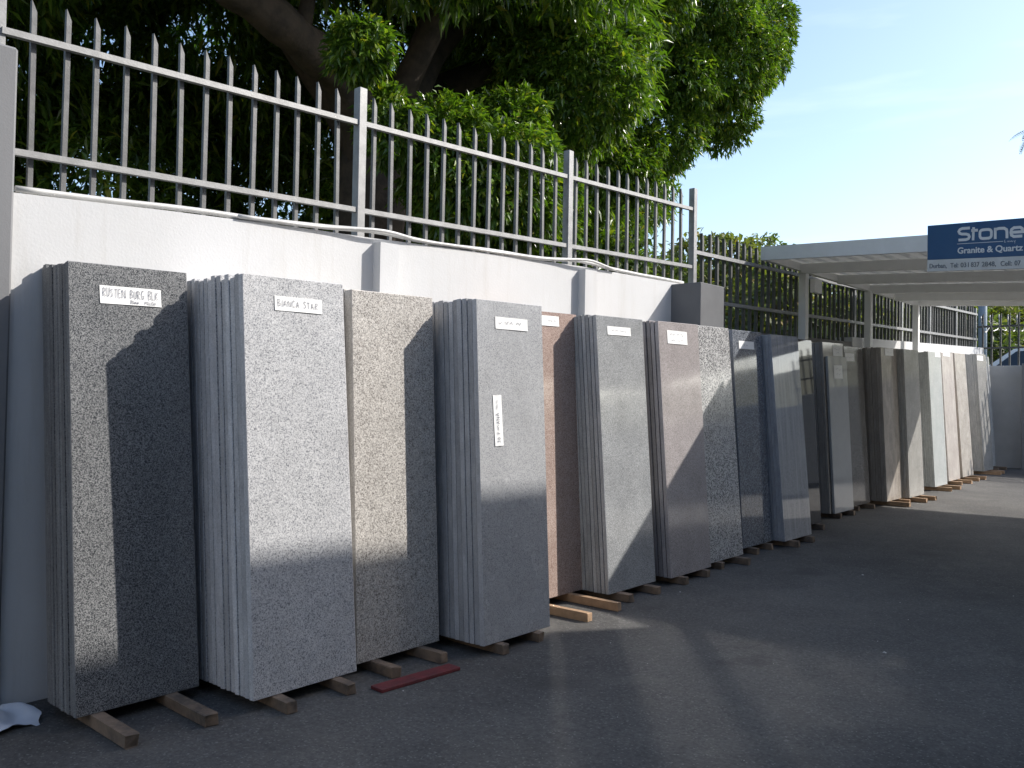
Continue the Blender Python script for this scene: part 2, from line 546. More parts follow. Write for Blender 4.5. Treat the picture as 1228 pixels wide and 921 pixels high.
def leaf_mat(name, c1, c2, c3, rough=.38, trans=.3):
    m, n, l, b = new_mat(name)
    g = n.new('ShaderNodeNewGeometry')
    r = ramp(n, [(0.0, c1), (0.55, c2), (0.94, c3), (1.0, (c3[0] * 1.7, c3[1] * 1.15, c3[2]))])
    l.new(g.outputs['Random Per Island'], r.inputs['Fac'])
    l.new(r.outputs['Color'], b.inputs['Base Color'])
    b.inputs['Roughness'].default_value = rough
    b.inputs['Specular IOR Level'].default_value = .5
    t = n.new('ShaderNodeBsdfTranslucent')
    tint = mix(n, l, r.outputs['Color'], (1.6, 1.9, .5), 1.0, 'MULTIPLY')
    l.new(tint, t.inputs['Color'])
    ms = n.new('ShaderNodeMixShader')
    ms.inputs['Fac'].default_value = trans
    l.new(b.outputs['BSDF'], ms.inputs[1])
    l.new(t.outputs['BSDF'], ms.inputs[2])
    l.new(ms.outputs['Shader'], n['Material Output'].inputs['Surface'])
leaf_mat('mango_leaf', (.045, .09, .014), (.09, .16, .020), (.18, .245, .032), .32, .28)
leaf_mat('bush_leaf', (.045, .075, .020), (.075, .115, .030), (.12, .16, .045), .5)
leaf_mat('far_leaf_olive', (.085, .10, .035), (.14, .155, .05), (.21, .21, .075), .6)
leaf_mat('far_leaf_green', (.06, .085, .03), (.10, .13, .045), (.15, .175, .06), .6)
leaf_mat('palm_leaf', (.03, .045, .02), (.05, .07, .03), (.07, .09, .035), .5)

# ------------------------------------------------------------------ ground and terrain
def quad_sheet(name, x0, x1, y0, y1, nx, ny, zf, mat, smooth=True):
    xs = np.linspace(x0, x1, nx + 1)
    ys = np.linspace(y0, y1, ny + 1)
    v = [(x, y, zf(x, y)) for y in ys for x in xs]
    f = [(j * (nx + 1) + i, j * (nx + 1) + i + 1, (j + 1) * (nx + 1) + i + 1, (j + 1) * (nx + 1) + i) for j in range(ny) for i in range(nx)]
    return mesh_obj(name, v, f, mat, None, smooth)

def yard_z(x, y):
    return GS * max(-60, min(y, 60))
structure(quad_sheet('ground', -300, 300, -300, 300, 20, 60, yard_z, 'asphalt'), 'worn dark asphalt yard in front of the stone slabs')

def hill_z(x, y):
    d = max(0, -5.35 - x)
    e = max(0, y - 20.75)
    return 0.35 + GS * min(max(y, -40), 60) + 0.010 * d + 0.0014 * d * d * (1 if d < 60 else 60 / d) + 0.155 * e * (1 if e < 60 else 60 / e)
hx = [-300, -200, -140, -100, -75, -58, -45, -36, -28, -22, -17, -13, -10, -7.5, -5.33]
hy = [-120, -60, -30, -10, 0, 8, 14, 20, 26, 34, 44, 56, 72, 95, 130, 180, 260]
v = [(x, y, hill_z(x, y)) for y in hy for x in hx]
nx = len(hx)
f = [(j * nx + i, j * nx + i + 1, (j + 1) * nx + i + 1, (j + 1) * nx + i) for j in range(len(hy) - 1) for i in range(nx - 1)]
structure(mesh_obj('hillside', v, f, 'hill_soil', None, True), 'overgrown rising ground behind the boundary wall')
hx = [-5.33, -2, 2, 8, 16, 30, 50, 90, 160, 300]
hy = [20.75, 23, 26, 30, 36, 44, 56, 72, 95, 130, 180, 260]
v = [(x, y, hill_z(x, y)) for y in hy for x in hx]
nx = len(hx)
f = [(j * nx + i, j * nx + i + 1, (j + 1) * nx + i + 1, (j + 1) * nx + i) for j in range(len(hy) - 1) for i in range(nx - 1)]
structure(mesh_obj('hillside', v, f, 'hill_soil', None, True), 'rising ground beyond the end wall of the yard')

# ------------------------------------------------------------------ walls
WX = -4.89            # face of the white wall
def sloped_box(mb, x0, x1, y0, y1, h0, h1):
    p = []
    for h in (h0, h1):
        p += [(x0, y0, gz(y0) + h), (x1, y0, gz(y0) + h), (x1, y1, gz(y1) + h), (x0, y1, gz(y1) + h)]
    mb.hexa(p)
    return mb

wall = empty('boundary_wall', (WX, 4.8, gz(4.8)))
def under(parent, o):
    """keep a part built in world coordinates where it is, under an unrotated parent"""
    o.parent = parent
    o.matrix_parent_inverse = Matrix.Translation(-Vector(parent.location))
    return o
mb = MB()
tops = [(1.62, 2.585), (2.45, 2.615), (3.48, 2.64), (3.95, 2.645), (5.25, 2.675), (6.3, 2.69), (7.1, 2.685), (8.2, 2.68)]
for (ya, ha), (yb, hb) in zip(tops[:-1], tops[1:]):
    pass
v, f = [], []
for y, h in tops:
    for x in (WX - .24, WX):
        v += [(x, y, gz(y) - .3), (x, y, gz(y) + h)]
k = len(tops)
for i in range(k - 1):
    a, c = i * 4, (i + 1) * 4
    f += [(a + 2, c + 2, c + 3, a + 3), (a, a + 1, c + 1, c), (a + 1, a + 3, c + 3, c + 1)]
f += [(0, 2, 3, 1), ((k - 1) * 4, (k - 1) * 4 + 1, (k - 1) * 4 + 3, (k - 1) * 4 + 2)]
under(wall, mesh_obj('wall_panel', v, f, 'white_plaster'))
for y0, y1, h in ((3.955, 4.12, 2.612), (6.27, 6.44, 2.655)):
    mb = MB()
    sloped_box(mb, WX - .01, WX + .078, y0, y1, -.05, h)
    under(wall, mb.build('pilaster', 'white_plaster'))
tag(wall, 'long white plastered boundary wall behind the slabs, below the light fence', 'wall')

# pier at the near end
pier = empty('gate_pier', (WX, 1.3, gz(1.3)))
v, f = cham(WX - .35, WX + .045, .95, 1.635, -.1, 3.345, .012)
under(pier, mesh_obj('pier_shaft', v, f, 'pier_paint'))
v, f = cham(WX - .19, WX - .10, 1.525, 1.622, 3.34, 4.9, .004)
under(pier, mesh_obj('steel_post', v, f, 'galvanised'))
tag(pier, 'tall light grey pier with steel post at the near end of the boundary wall', 'pier')

# grey pillar at the far end of the white wall
mb = MB()
v, f = cham(-4.95, -4.555, 7.80, 8.275, gz(8) - .1, 2.845, .006)
p = mesh_obj('pillar', v, f, 'pillar_grey')
tag(p, 'square dark grey painted pillar at the far end of the white wall', 'pillar')

# lower wall under the canopy
def wx2(y):
    return -4.97 - max(0, (y - 8.3)) * .024
lw = empty('retaining_wall', (-5.1, 14, gz(14)))
def wall_run(y0, y1, h0, h1, mat, name, dx=0.0):
    v = []
    for y, h in ((y0, h0), (y1, h1)):
        for x in (wx2(y) - .24, wx2(y) + dx):
            v += [(x, y, gz(y) - .3), (x, y, gz(y) + h)]
    f = [(2, 6, 7, 3), (0, 1, 5, 4), (1, 3, 7, 5), (0, 2, 3, 1), (4, 5, 7, 6)]
    return under(lw, mesh_obj(name, v, f, mat))
wall_run(8.20, 13.0, 2.27, 2.29, 'raw_wall', 'wall_panel')
wall_run(13.0, 20.5, 2.36, 2.47, 'white_plaster', 'wall_panel', .01)
tag(lw, 'lower wall behind the far slab stacks, partly bare grey and partly white', 'wall')

# end wall of the yard
ew = empty('end_wall', (0, 20.6, gz(20.6)))
v, f = cham(-5.55, 9.0, 20.45, 20.70, gz(20.5) - .3, 2.575, .008)
under(ew, mesh_obj('wall_panel', v, f, 'end_plaster'))
v, f = cham(-4.47, -4.2, 20.2, 20.46, gz(20.3) - .3, 2.60, .008)
under(ew, mesh_obj('buttress', v, f, 'pier_paint'))
tag(ew, 'grey rendered wall closing the far end of the yard', 'wall')

# white conduit lying along the wall top
def wobble(y, k):
    return .012 * math.sin(y * 2.1 + k) + .008 * math.sin(y * 5.3 + 2 * k)
def htop(y):
    return float(np.interp(y, [t[0] for t in tops], [t[1] for t in tops]))
for k, (y0, y1, dx, dz, bump_at, lab) in enumerate((
        (1.66, 8.15, -.02, .026, None, 'white plastic conduit sagging along the top edge of the white wall'),
        (2.9, 6.9, .012, .024, (3.98, 6.32), 'second thinner white conduit on the wall top, bowing out round the pilasters'))):
    pts = []
    for y in np.arange(y0, y1, .1):
        bow = sum(.055 * math.exp(-((y - c) / .30) ** 2) for c in bump_at) if bump_at else 0
        rise = sum(.030 * math.exp(-((y - c) / .35) ** 2) for c in (3.98, 6.32))
        pts.append((WX + dx + bow + .4 * wobble(y, k), y, gz(y) + htop(y) + dz * (.8 if k == 0 else .6) + rise + .35 * abs(wobble(y, k + 3))))
    o = MB().tube(pts, .017 if k == 0 else .012, 8).build('conduit', 'pipe_white', None, True)
    tag(o, lab, 'conduit')

# ------------------------------------------------------------------ fences
def pale_mesh(h, s=.032, tip=.055, mat='galvanised'):
    """square tube pale with slanting cut top, highest on its -Y side"""
    a = s / 2
    v = [(-a, -a, 0), (a, -a, 0), (a, a, 0), (-a, a, 0), (-a, -a, h), (a, -a, h), (a, a, h - tip), (-a, a, h - tip)]
    f = [(3, 2, 1, 0), (4, 5, 6, 7), (0, 1, 5, 4), (1, 2, 6, 5), (2, 3, 7, 6), (3, 0, 4, 7)]
    me = bpy.data.meshes.new('pale')
    me.from_pydata(v, [], f)
    me.materials.append(MATS[mat])
    me.update()
    return me

fence = empty('palisade_fence', (-5.02, 5, gz(5) + 2.6))
FX = -5.03
posts_y = [1.50, 3.905, 6.245, 8.39]
h_rail_top = lambda y: np.interp(y, [1.6, 8.4], [3.425, 3.525])
h_rail_bot = lambda y: np.interp(y, [1.6, 8.4], [2.815, 2.905])
for y, h in zip(posts_y[1:], (3.705, 3.73, 3.75)):
    v, f = cham(FX - .005, FX + .062, y - .034, y + .034, gz(y) + 2.55, gz(y) + h, .004)
    under(fence, mesh_obj('post', v, f, 'galvanised'))
for i in range(3):
    ya, yb = posts_y[i] + (.10 if i == 0 else .034), posts_y[i + 1] - .034
    for hr in (h_rail_top, h_rail_bot):
        mb = MB()
        x0, x1 = FX + .016, FX + .052
        p = []
        for dz in (-.017, .017):
            p += [(x0, ya, gz(ya) + hr(ya) + dz), (x1, ya, gz(ya) + hr(ya) + dz), (x1, yb, gz(yb) + hr(yb) + dz), (x0, yb, gz(yb) + hr(yb) + dz)]
        mb.hexa(p)
        under(fence, mb.build('rail', 'galvanised'))
pale = pale_mesh(1.08, .026, .06, 'galvanised_pale')
for i, (a, c, n_) in enumerate(((1.77, 3.735, 13), (4.05, 6.10, 13), (6.385, 8.20, 12))):
    for j in range(n_):
        y = a + (c - a) * j / (n_ - 1) + random.uniform(-.006, .006)
        o = link_copy('pale', pale, None, (FX, y, gz(y) + 2.565 + .012 * (y - 1.7) + random.uniform(-.006, .006)), (random.uniform(-.006, .006), random.uniform(-.006, .006), 0))
        under(fence, o)
tag(fence, 'light galvanised steel palisade fence with slanted spike tips on the white wall', 'fence')

fence2 = empty('palisade_fence', (-5.3, 14, gz(14) + 2.2))
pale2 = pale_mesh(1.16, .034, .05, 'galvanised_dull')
y = 8.62
while y < 20.35:
    o = link_copy('pale', pale2, None, (wx2(y) - .13, y, gz(y) + 2.18 + random.uniform(-.008, .008)), (random.uniform(-.008, .008), random.uniform(-.008, .008), 0))
    under(fence2, o)
    y += .168
for ya, yb in ((8.45, 11.0), (11.0, 13.4), (13.4, 15.6), (15.6, 17.18), (17.18, 18.7), (18.7, 20.4)):
    for h in (3.09, 2.57):
        p = []
        for dz in (-.02, .02):
            for y_, dx in ((ya, 0), (ya, .036), (yb, .036), (yb, 0)):
                p.append((wx2(y_) - .113 + dx, y_, gz(y_) + h + dz + .006 * (y_ - 8)))
        under(fence2, MB().hexa(p).build('rail', 'galvanised'))
for y in (13.4, 15.6, 17.18, 18.9, 20.38):
    v, f = cham(wx2(y) - .155, wx2(y) - .095, y - .03, y + .03, gz(y) + 2.1, gz(y) + 3.30, .003)
    under(fence2, mesh_obj('post', v, f, 'galvanised'))
tag(fence2, 'shaded lower palisade fence running on under the canopy behind the far slabs', 'fence')

fence3 = empty('palisade_fence', (0, 20.6, 2.6))
x = -5.45
while x < 1.0:
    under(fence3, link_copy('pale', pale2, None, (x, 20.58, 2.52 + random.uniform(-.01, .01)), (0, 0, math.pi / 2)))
    x += .168
for z in (2.95, 3.4):
    v, f = cham(-5.5, 1.0, 20.545, 20.562, z - .02, z + .02, .003)
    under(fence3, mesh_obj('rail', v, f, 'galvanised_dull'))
tag(fence3, 'dull steel palisade fence standing on the end wall', 'fence')

pts = []
for i in range(260):
    t = i / 259
    a = t * 2 * math.pi * 9
    rr = .16 + .02 * math.sin(i * .7)
    pts.append((-5.35 + 1.5 * t, 20.58 + rr * math.cos(a), 3.30 + .16 + rr * math.sin(a)))
tag(MB().tube(pts, .010, 4).build('razor_wire', 'galvanised'), 'loose coil of razor wire along the end wall fence top', 'wire')

# ------------------------------------------------------------------ canopy
can = empty('carport_canopy', (-5.0, 10.0, gz(10)))
FL, FR, BL, BR = Vector((-5.0, 10.0, 3.55)), Vector((2.0, 7.45, 2.83)), Vector((-5.0, 15.6, 3.51)), Vector((2.0, 15.45, 3.08))
def pt(a, c, dz=0.0):
    p = (FL * (1 - a) + FR * a) * (1 - c) + (BL * (1 - a) + BR * a) * c
    return Vector((p.x, p.y, p.z + dz))
# ribbed roof sheet: ribs run along the wall direction
prof = []
NR = 30
for i in range(NR):
    for t, h in ((0, 0), (.55, 0), (.65, .05), (.9, .05)):
        prof.append(((i + t) / NR, h))
prof.append((1.0, 0))
v, f = [], []
for c in (.004, .25, .5, .75, .996):
    for a, h in prof:
        v.append(pt(a, c, -.055 + h))
npf = len(prof)
for j in range(4):
    for i in range(npf - 1):
        f.append((j * npf + i, j * npf + i + 1, (j + 1) * npf + i + 1, (j + 1) * npf + i))
for j in range(5):
    pass
under(can, mesh_obj('roof_sheet', v, f, 'canopy_sheet'))
def beam(p0, p1, w, h, name, mat='canopy_paint', drop=0.0):
    d = (p1 - p0)
    s = Vector((-d.y, d.x, 0)).normalized() * (w / 2)
    q = []
    for dz in (-h - drop, -drop):
        for b_, sg in ((p0, -1), (p1, -1), (p1, 1), (p0, 1)):
            q.append(b_ + s * sg + Vector((0, 0, dz)))
    return under(can, MB().hexa([tuple(x) for x in q]).build(name, mat))
beam(pt(0, 0), pt(1, 0), .055, .162, 'fascia')
beam(pt(0, 1), pt(1, 1), .055, .15, 'fascia')
beam(pt(0.0, .008, -.004), pt(0.0, .992, -.004), .055, .15, 'side_fascia')
for c in (.19, .40, .61, .80):
    beam(pt(.004, c, -.062), pt(.998, c, -.062), .07, .12, 'beam')
for a in (.93,):
    beam(pt(a, .01, -.185), pt(a, .99, -.185), .06, .10, 'purlin')
for y, wdt in ((11.12, .10), (13.36, .095), (15.45, .09)):
    zt = pt(0.02, (y - 10) / 5.68).z - .15
    v, f = cham(-4.93 - wdt, -4.93, y - wdt / 2, y + wdt / 2, gz(y) - .05, zt, .006)
    under(can, mesh_obj('post', v, f, 'canopy_paint'))
# bracket box on the first post
v, f = cham(-4.93, -4.86, 11.2, 11.42, 3.12, 3.30, .006)
under(can, mesh_obj('bracket', v, f, 'canopy_paint'))
tag(can, 'pale painted steel carport canopy with ribbed sheet roof over the far slabs', 'canopy')

# sign on the canopy front
D = (FR - FL)
D2 = Vector((D.x, D.y, 0)).normalized()
SANG = math.atan2(D2.y, D2.x)
SLOPE = D.z / Vector((D.x, D.y, 0)).length
nrm = Vector((D2.y, -D2.x, 0))
sroot = FL + D2 * 2.30
sign = empty('sign_board', (sroot.x + nrm.x * .045, sroot.y + nrm.y * .045, 3.415))
SR = Matrix.Rotation(SANG, 4, 'Z') @ Matrix(((1, 0, 0, 0), (0, 1, 0, 0), (SLOPE, 0, 1, 0), (0, 0, 0, 1)))
def on_sign(name, v, f, mat, parent=None):
    v = [SR @ Vector(p) for p in v]
    return mesh_obj(name, v, f, mat, parent if parent else sign)
v, f = cham(0, 2.45, 0, .03, -.335, 0, .003)
panel = on_sign('panel', v, f, 'sign_blue')
v, f = cham(0, 2.45, -.001, .03, -.450, -.3365, .003)
strip = on_sign('address_strip', v, f, 'sign_strip')
def text_mesh(body, size, bold=0.0, sx=1.0):
    cu = bpy.data.curves.new('t', 'FONT')
    cu.body = body
    cu.size = size
    cu.offset = bold
    cu.extrude = .0015
    ob = bpy.data.objects.new('t', cu)
    C.objects.link(ob)
    dg = bpy.context.evaluated_depsgraph_get()
    me = bpy.data.meshes.new_from_object(ob.evaluated_get(dg))
    bpy.data.objects.remove(ob)
    vv = [(p.co.x, p.co.y, p.co.z) for p in me.vertices]
    ff = [tuple(q.vertices) for q in me.polygons]
    bpy.data.meshes.remove(me)
    xs = [p[0] for p in vv]
    x0 = min(xs)
    return [((p[0] - x0) * sx, p[1], p[2]) for p in vv], ff, (max(xs) - x0) * sx
def sign_text(body, u, vbase, size, width, mat, parent, bold=0.0, name='lettering'):
    vv, ff, w = text_mesh(body, size, bold)
    s = width / w
    vv = [(u + p[0] * s, -.0035 - p[2], vbase + p[1]) for p in vv]
    return on_sign(name, vv, ff, mat, parent)
# letters drawn with heavy squared strokes
def stroke_mesh(strokes, wid, depth):
    """strokes: list of polylines in (u, v); ribbons with mitred joints"""
    V, F = [], []
    for pl in strokes:
        pl = [Vector((a, c)) for a, c in pl]
        L, Rr = [], []
        for i, p in enumerate(pl):
            d0 = (p - pl[i - 1]).normalized() if i > 0 else (pl[1] - p).normalized()
            d1 = (pl[i + 1] - p).normalized() if i < len(pl) - 1 else d0
            t = d0 + d1
            if t.length < 1e-4:
                t = d0
            t.normalize()
            nn = Vector((-t.y, t.x))
            sc_ = 1.0 / max(.55, abs(nn.dot(Vector((-d0.y, d0.x)))))
            L.append(p + nn * wid / 2 * sc_)
            Rr.append(p - nn * wid / 2 * sc_)
        k = len(V)
        m_ = len(pl)
        V += [(q.x, q.y, depth) for q in L] + [(q.x, q.y, depth) for q in Rr]
        for i in range(m_ - 1):
            F.append((k + i, k + m_ + i, k + m_ + i + 1, k + i + 1))
    return V, F
def squircle(u0, u1, v0, v1, a0=0, a1=360, n_=18):
    cu, cv, ru, rv = (u0 + u1) / 2, (v0 + v1) / 2, (u1 - u0) / 2, (v1 - v0) / 2
    o = []
    for i in range(n_ + 1):
        t = R(a0 + (a1 - a0) * i / n_)
        c_, s_ = math.cos(t), math.sin(t)
        o.append((cu + ru * math.copysign(abs(c_) ** .55, c_), cv + rv * math.copysign(abs(s_) ** .55, s_)))
    return o
b0 = -.172
st = []
st.append([(.455, b0 + .118), (.375, b0 + .118), (.350, b0 + .108), (.340, b0 + .092), (.350, b0 + .074), (.372, b0 + .066), (.418, b0 + .063), (.442, b0 + .054), (.450, b0 + .036), (.440, b0 + .018), (.415, b0 + .011), (.338, b0 + .011)])
st.append([(.492, b0 + .122), (.487, b0 + .0)])
st.append([(.468, b0 + .092), (.535, b0 + .092)])
st.append(squircle(.555, .668, b0 + .011, b0 + .092, 0, 360, 24))
st.append([(.705, b0), (.705, b0 + .102)])
st.append([(.705, b0 + .086), (.740, b0 + .094), (.790, b0 + .092), (.812, b0 + .078), (.816, b0 + .055), (.816, b0)])
st.append([(.860, b0 + .050), (.962, b0 + .050), (.960, b0 + .075), (.940, b0 + .090), (.880, b0 + .090), (.858, b0 + .075), (.853, b0 + .05), (.858, b0 + .026), (.880, b0 + .012), (.958, b0 + .012)])
V_, F_ = stroke_mesh(st, .026, 0)
on_sign('lettering', [(a, -.0035 - .0004 * (i % 2 == 5), c) for i, (a, c, _) in enumerate(V_)], F_, 'sign_white', panel)
V_, F_ = stroke_mesh([[(.325, -.197), (.78, -.197)]], .005, 0)
on_sign('rule_line', [(a, -.0035, c) for a, c, _ in V_], F_, 'sign_white', panel)
V_, F_ = stroke_mesh([[(.80, -.185), (.79, -.196), (.795, -.208), (.81, -.203)], [(.82, -.195), (.826, -.206), (.835, -.196), (.84, -.207)], [(.845, -.196), (.852, -.206), (.858, -.196), (.866, -.207), (.872, -.197)], [(.88, -.196), (.885, -.206), (.895, -.195), (.888, -.222)]], .0035, 0)
on_sign('script_mark', [(a, -.0035, c) for a, c, _ in V_], F_, 'sign_white', panel)
sign_text('Granite & Quartz', .33, -.288, .080, .635, 'sign_white', panel, .0018)
for word, u_, w_ in (('Durban,', .03, .185), ('Tel:', .255, .083), ('031', .362, .082), ('837', .467, .085), ('2848,', .575, .138), ('Cell:', .757, .105), ('07', .888, .055)):
    sign_text(word, u_, -.418, .062, w_, 'sign_ink', strip, .0006)
tag(sign, 'blue and white stone merchant sign fixed on the canopy front', 'sign')

# ------------------------------------------------------------------ stone slabs
FONT = {
 'A': [[(0, 0), (.42, 1), (.84, 0)], [(.16, .36), (.68, .38)]],
 'B': [[(.05, 0), (0, 1), (.55, .95), (.62, .75), (.05, .52), (.7, .42), (.72, .15), (.05, 0)]],
 'C': [[(.75, .85), (.4, 1), (.05, .6), (.1, .15), (.45, 0), (.8, .15)]],
 'E': [[(.75, 1), (.05, .97), (0, .02), (.75, 0)], [(.02, .5), (.6, .52)]],
 'G': [[(.75, .88), (.35, 1), (.03, .55), (.2, .05), (.65, .1), (.7, .42), (.42, .42)]],
 'H': [[(0, 0), (.03, 1)], [(.7, 0), (.68, 1)], [(.02, .5), (.7, .5)]],
 'I': [[(.15, 0), (.18, 1)]],
 'K': [[(0, 0), (.03, 1)], [(.65, 1), (.04, .48), (.7, 0)]],
 'L': [[(.05, 1), (0, .02), (.65, 0)]],
 'M': [[(0, 0), (.08, 1), (.4, .35), (.75, 1), (.82, 0)]],
 'N': [[(0, 0), (.02, 1), (.9, .02), (.94, 1)]],
 'O': [[(.4, 1), (.05, .7), (.08, .2), (.42, 0), (.75, .25), (.72, .75), (.4, 1)]],
 'P': [[(0, 0), (.05, 1), (.6, .92), (.65, .62), (.04, .48)]],
 'R': [[(0, 0), (.05, 1), (.6, .9), (.6, .62), (.05, .5), (.72, 0)]],
 'S': [[(.7, .88), (.35, 1), (.08, .78), (.6, .38), (.55, .08), (.2, 0), (0, .12)]],
 'T': [[(0, .98), (.8, 1)], [(.4, 1), (.38, 0)]],
 'U': [[(0, 1), (.03, .2), (.3, 0), (.62, .18), (.68, 1)]],
 'F': [[(.7, 1), (.05, .97), (0, 0)], [(.02, .5), (.55, .52)]],
 'D': [[(0, 0), (.03, 1), (.5, .9), (.72, .5), (.5, .08), (0, 0)]],
 '3': [[(.05, .9), (.5, 1), (.55, .7), (.25, .53), (.6, .4), (.55, .08), (.02, .05)]],
 '0': [[(.35, 1), (.05, .6), (.2, .05), (.55, .1), (.65, .65), (.35, 1)]],
 'm': [[(0, 0), (.03, .6)], [(.03, .45), (.25, .6), (.35, .0)], [(.35, .45), (.6, .6), (.68, 0)]],
}
def handwriting(text, h, rnd):
    out = []
    x = 0
    for ch in text:
        if ch == ' ':
            x += .55 * h
            continue
        if ch == '~':     # a word too blurred to read
            n_ = rnd.randint(3, 6)
            out.append([(x + (i * .22 + rnd.uniform(-.05, .05)) * h, rnd.uniform(.1, .9) * h) for i in range(n_ + 1)])
            x += (n_ * .22 + .25) * h
            continue
        k = h * rnd.uniform(.9, 1.08)
        sk = rnd.uniform(-.06, .1)
        dy = rnd.uniform(-.06, .06) * h
        for pl in FONT[ch]:
            out.append([(x + (a * .62 + sk * c) * k, c * k + dy) for a, c in pl])
        x += (max(a for pl in FONT[ch] for a, c in pl) * .62 + .24) * h
    return out, x

def add_label(slab, u0, u1, v0, v1, lines, tilt=0.0, vertical=False, rnd=None, lab=None):
    """paper label on the slab face; u across from the left edge, v down from the top edge"""
    h = slab['slab_h']
    cu, cv = (u0 + u1) / 2, h - (v0 + v1) / 2 + GS * (u0 + u1) / 2
    tilt += GS
    w, hh = u1 - u0, v1 - v0
    # slightly buckled sheet
    NX, NZ = 6, 3
    V, F = [], []
    for j in range(NZ + 1):
        for i in range(NX + 1):
            a, c = (i / NX - .5), (j / NZ - .5)
            bulge = .0016 + .0022 * (1 - math.cos(math.pi * 2 * (a + .31))) * .5 + .006 * max(0, abs(c) - .3) * (1 if c < 0 else .4)
            y, z = a * w, c * hh
            V.append((bulge, y * math.cos(tilt) - z * math.sin(tilt), y * math.sin(tilt) + z * math.cos(tilt)))
    for j in range(NZ):
        for i in range(NX):
            F.append((j * (NX + 1) + i, j * (NX + 1) + i + 1, (j + 1) * (NX + 1) + i + 1, (j + 1) * (NX + 1) + i))
    k0 = len(V)
    V += [(p[0] - .0008, p[1], p[2]) for p in V]
    F += [tuple(i + k0 for i in reversed(q)) for q in F]
    lb = mesh_obj('paper_label', V, F, 'paper', slab, True)
    lb.location = (0.0006, cu, cv)
    if lab:
        lb['label'] = lab
    allst = []
    for (txt, su, sv, sh, fitw) in lines:
        stx, wtot = handwriting(txt, sh, rnd)
        k = fitw / wtot
        for pl in stx:
            allst.append([(su + a * k, sv + c) for a, c in pl])
    if allst:
        allst = [[pl[i], pl[i + 1]] for pl in allst for i in range(len(pl) - 1)]
        V, F = stroke_mesh(allst, .0026, 0)
        VV = []
        for iv, (a, c, _) in enumerate(V):
            y, z = (a - w / 2, c - hh / 2) if not vertical else (-(c - w / 2), a - hh / 2)
            VV.append((.0048 + .00003 * (iv // 4), y * math.cos(tilt) - z * math.sin(tilt), y * math.sin(tilt) + z * math.cos(tilt)))
        mesh_obj('handwriting', VV, F, 'ink', lb)
    return lb

BAT = .062
def slab_obj(mat, w, h, t, x, y, z, lean, label, group=None, edge=.0022):
    v, f = cham(-t, 0, 0, w, 0, h, edge)
    jr = random.Random(int(x * 1e4) + int(y * 1e4) * 7)
    v = [(a, b_ + jr.uniform(-.0016, .0016), c_ + GS * b_ + jr.uniform(-.0016, .0016)) for a, b_, c_ in v]
    fi = [0 if i in (0, 1) else 1 for i in range(len(f))]
    o = mesh_obj('stone_slab', v, f, None, None, False, [MATS[mat], MATS[mat + '_sawn']], fi)
    o.location = (x, y, z)
    o.rotation_euler = (0, -lean, 0)
    o['slab_h'] = h
    tag(o, label, 'slab', group)
    return o

ORD = ['', 'first', 'second', 'third', 'fourth', 'fifth', 'sixth', 'seventh', 'eighth', 'ninth', 'tenth', 'eleventh', 'twelfth', 'thirteenth', 'fourteenth', 'fifteenth', 'sixteenth', 'seventeenth', 'eighteenth', 'nineteenth', 'twentieth'] + ['twenty-' + q for q in ('first', 'second', 'third', 'fourth', 'fifth', 'sixth', 'seventh', 'eighth', 'ninth')]
FRONT = {}
def stack(key, mat, xb, xt, y, w, h, pitch, t, front_label, rest_label, group, wall_x, tops_jit=.008, yjit=.004, nmax=None, rest_mat=None, rest_dh=0.0, order=0.0):
    rnd = random.Random(key * 13 + 1)
    hl = h - .06
    lean = math.atan((xb - xt) / hl)
    L = hl / math.cos(lean)
    n_ = max(1, int((xt - wall_x - t) / pitch) + 1)
    if nmax:
        n_ = min(n_, nmax)
    for i in range(n_):
        hh = L + (0 if i == 0 else rnd.uniform(-tops_jit, tops_jit) + rest_dh)
        yy = y + (0 if i == 0 else rnd.uniform(-yjit, yjit) + order * i)
        o = slab_obj(mat if i == 0 or not rest_mat else rest_mat, w + (0 if i == 0 else rnd.uniform(-.006, .004)), hh, t, xb - i * pitch, yy, gz(y) + BAT, lean,
                     front_label if i == 0 else rest_label % ORD[i], None if i == 0 else group)
        o.rotation_euler[0] += rnd.uniform(-.0015, .0015) if i else 0
        if i == 0:
            FRONT[key] = o
    # two battens carry the stack
    return n_

PALE_WOOD = {15, 16, 17, 18, 19, 20}
def batten(key, y, x0, x1, label, w=.07, h=.062, yaw=0.0, mat='wood'):
    v, f = cham(x0 - x1, 0, -w / 2, w / 2, 0, h, .004)
    rnd = random.Random(int(y * 1000))
    v = [(a + rnd.uniform(-.009, .009), b_ + rnd.uniform(-.004, .004), c - (rnd.uniform(0, .004) if c > .03 else 0)) for a, b_, c in v]
    o = mesh_obj('timber_batten', v, f, mat)
    o.location = (x1, y, gz(y) + .0005)
    o.rotation_euler = (math.atan(GS), 0, yaw)
    tag(o, label, 'batten', 'timber battens under the slab stacks')
    return o

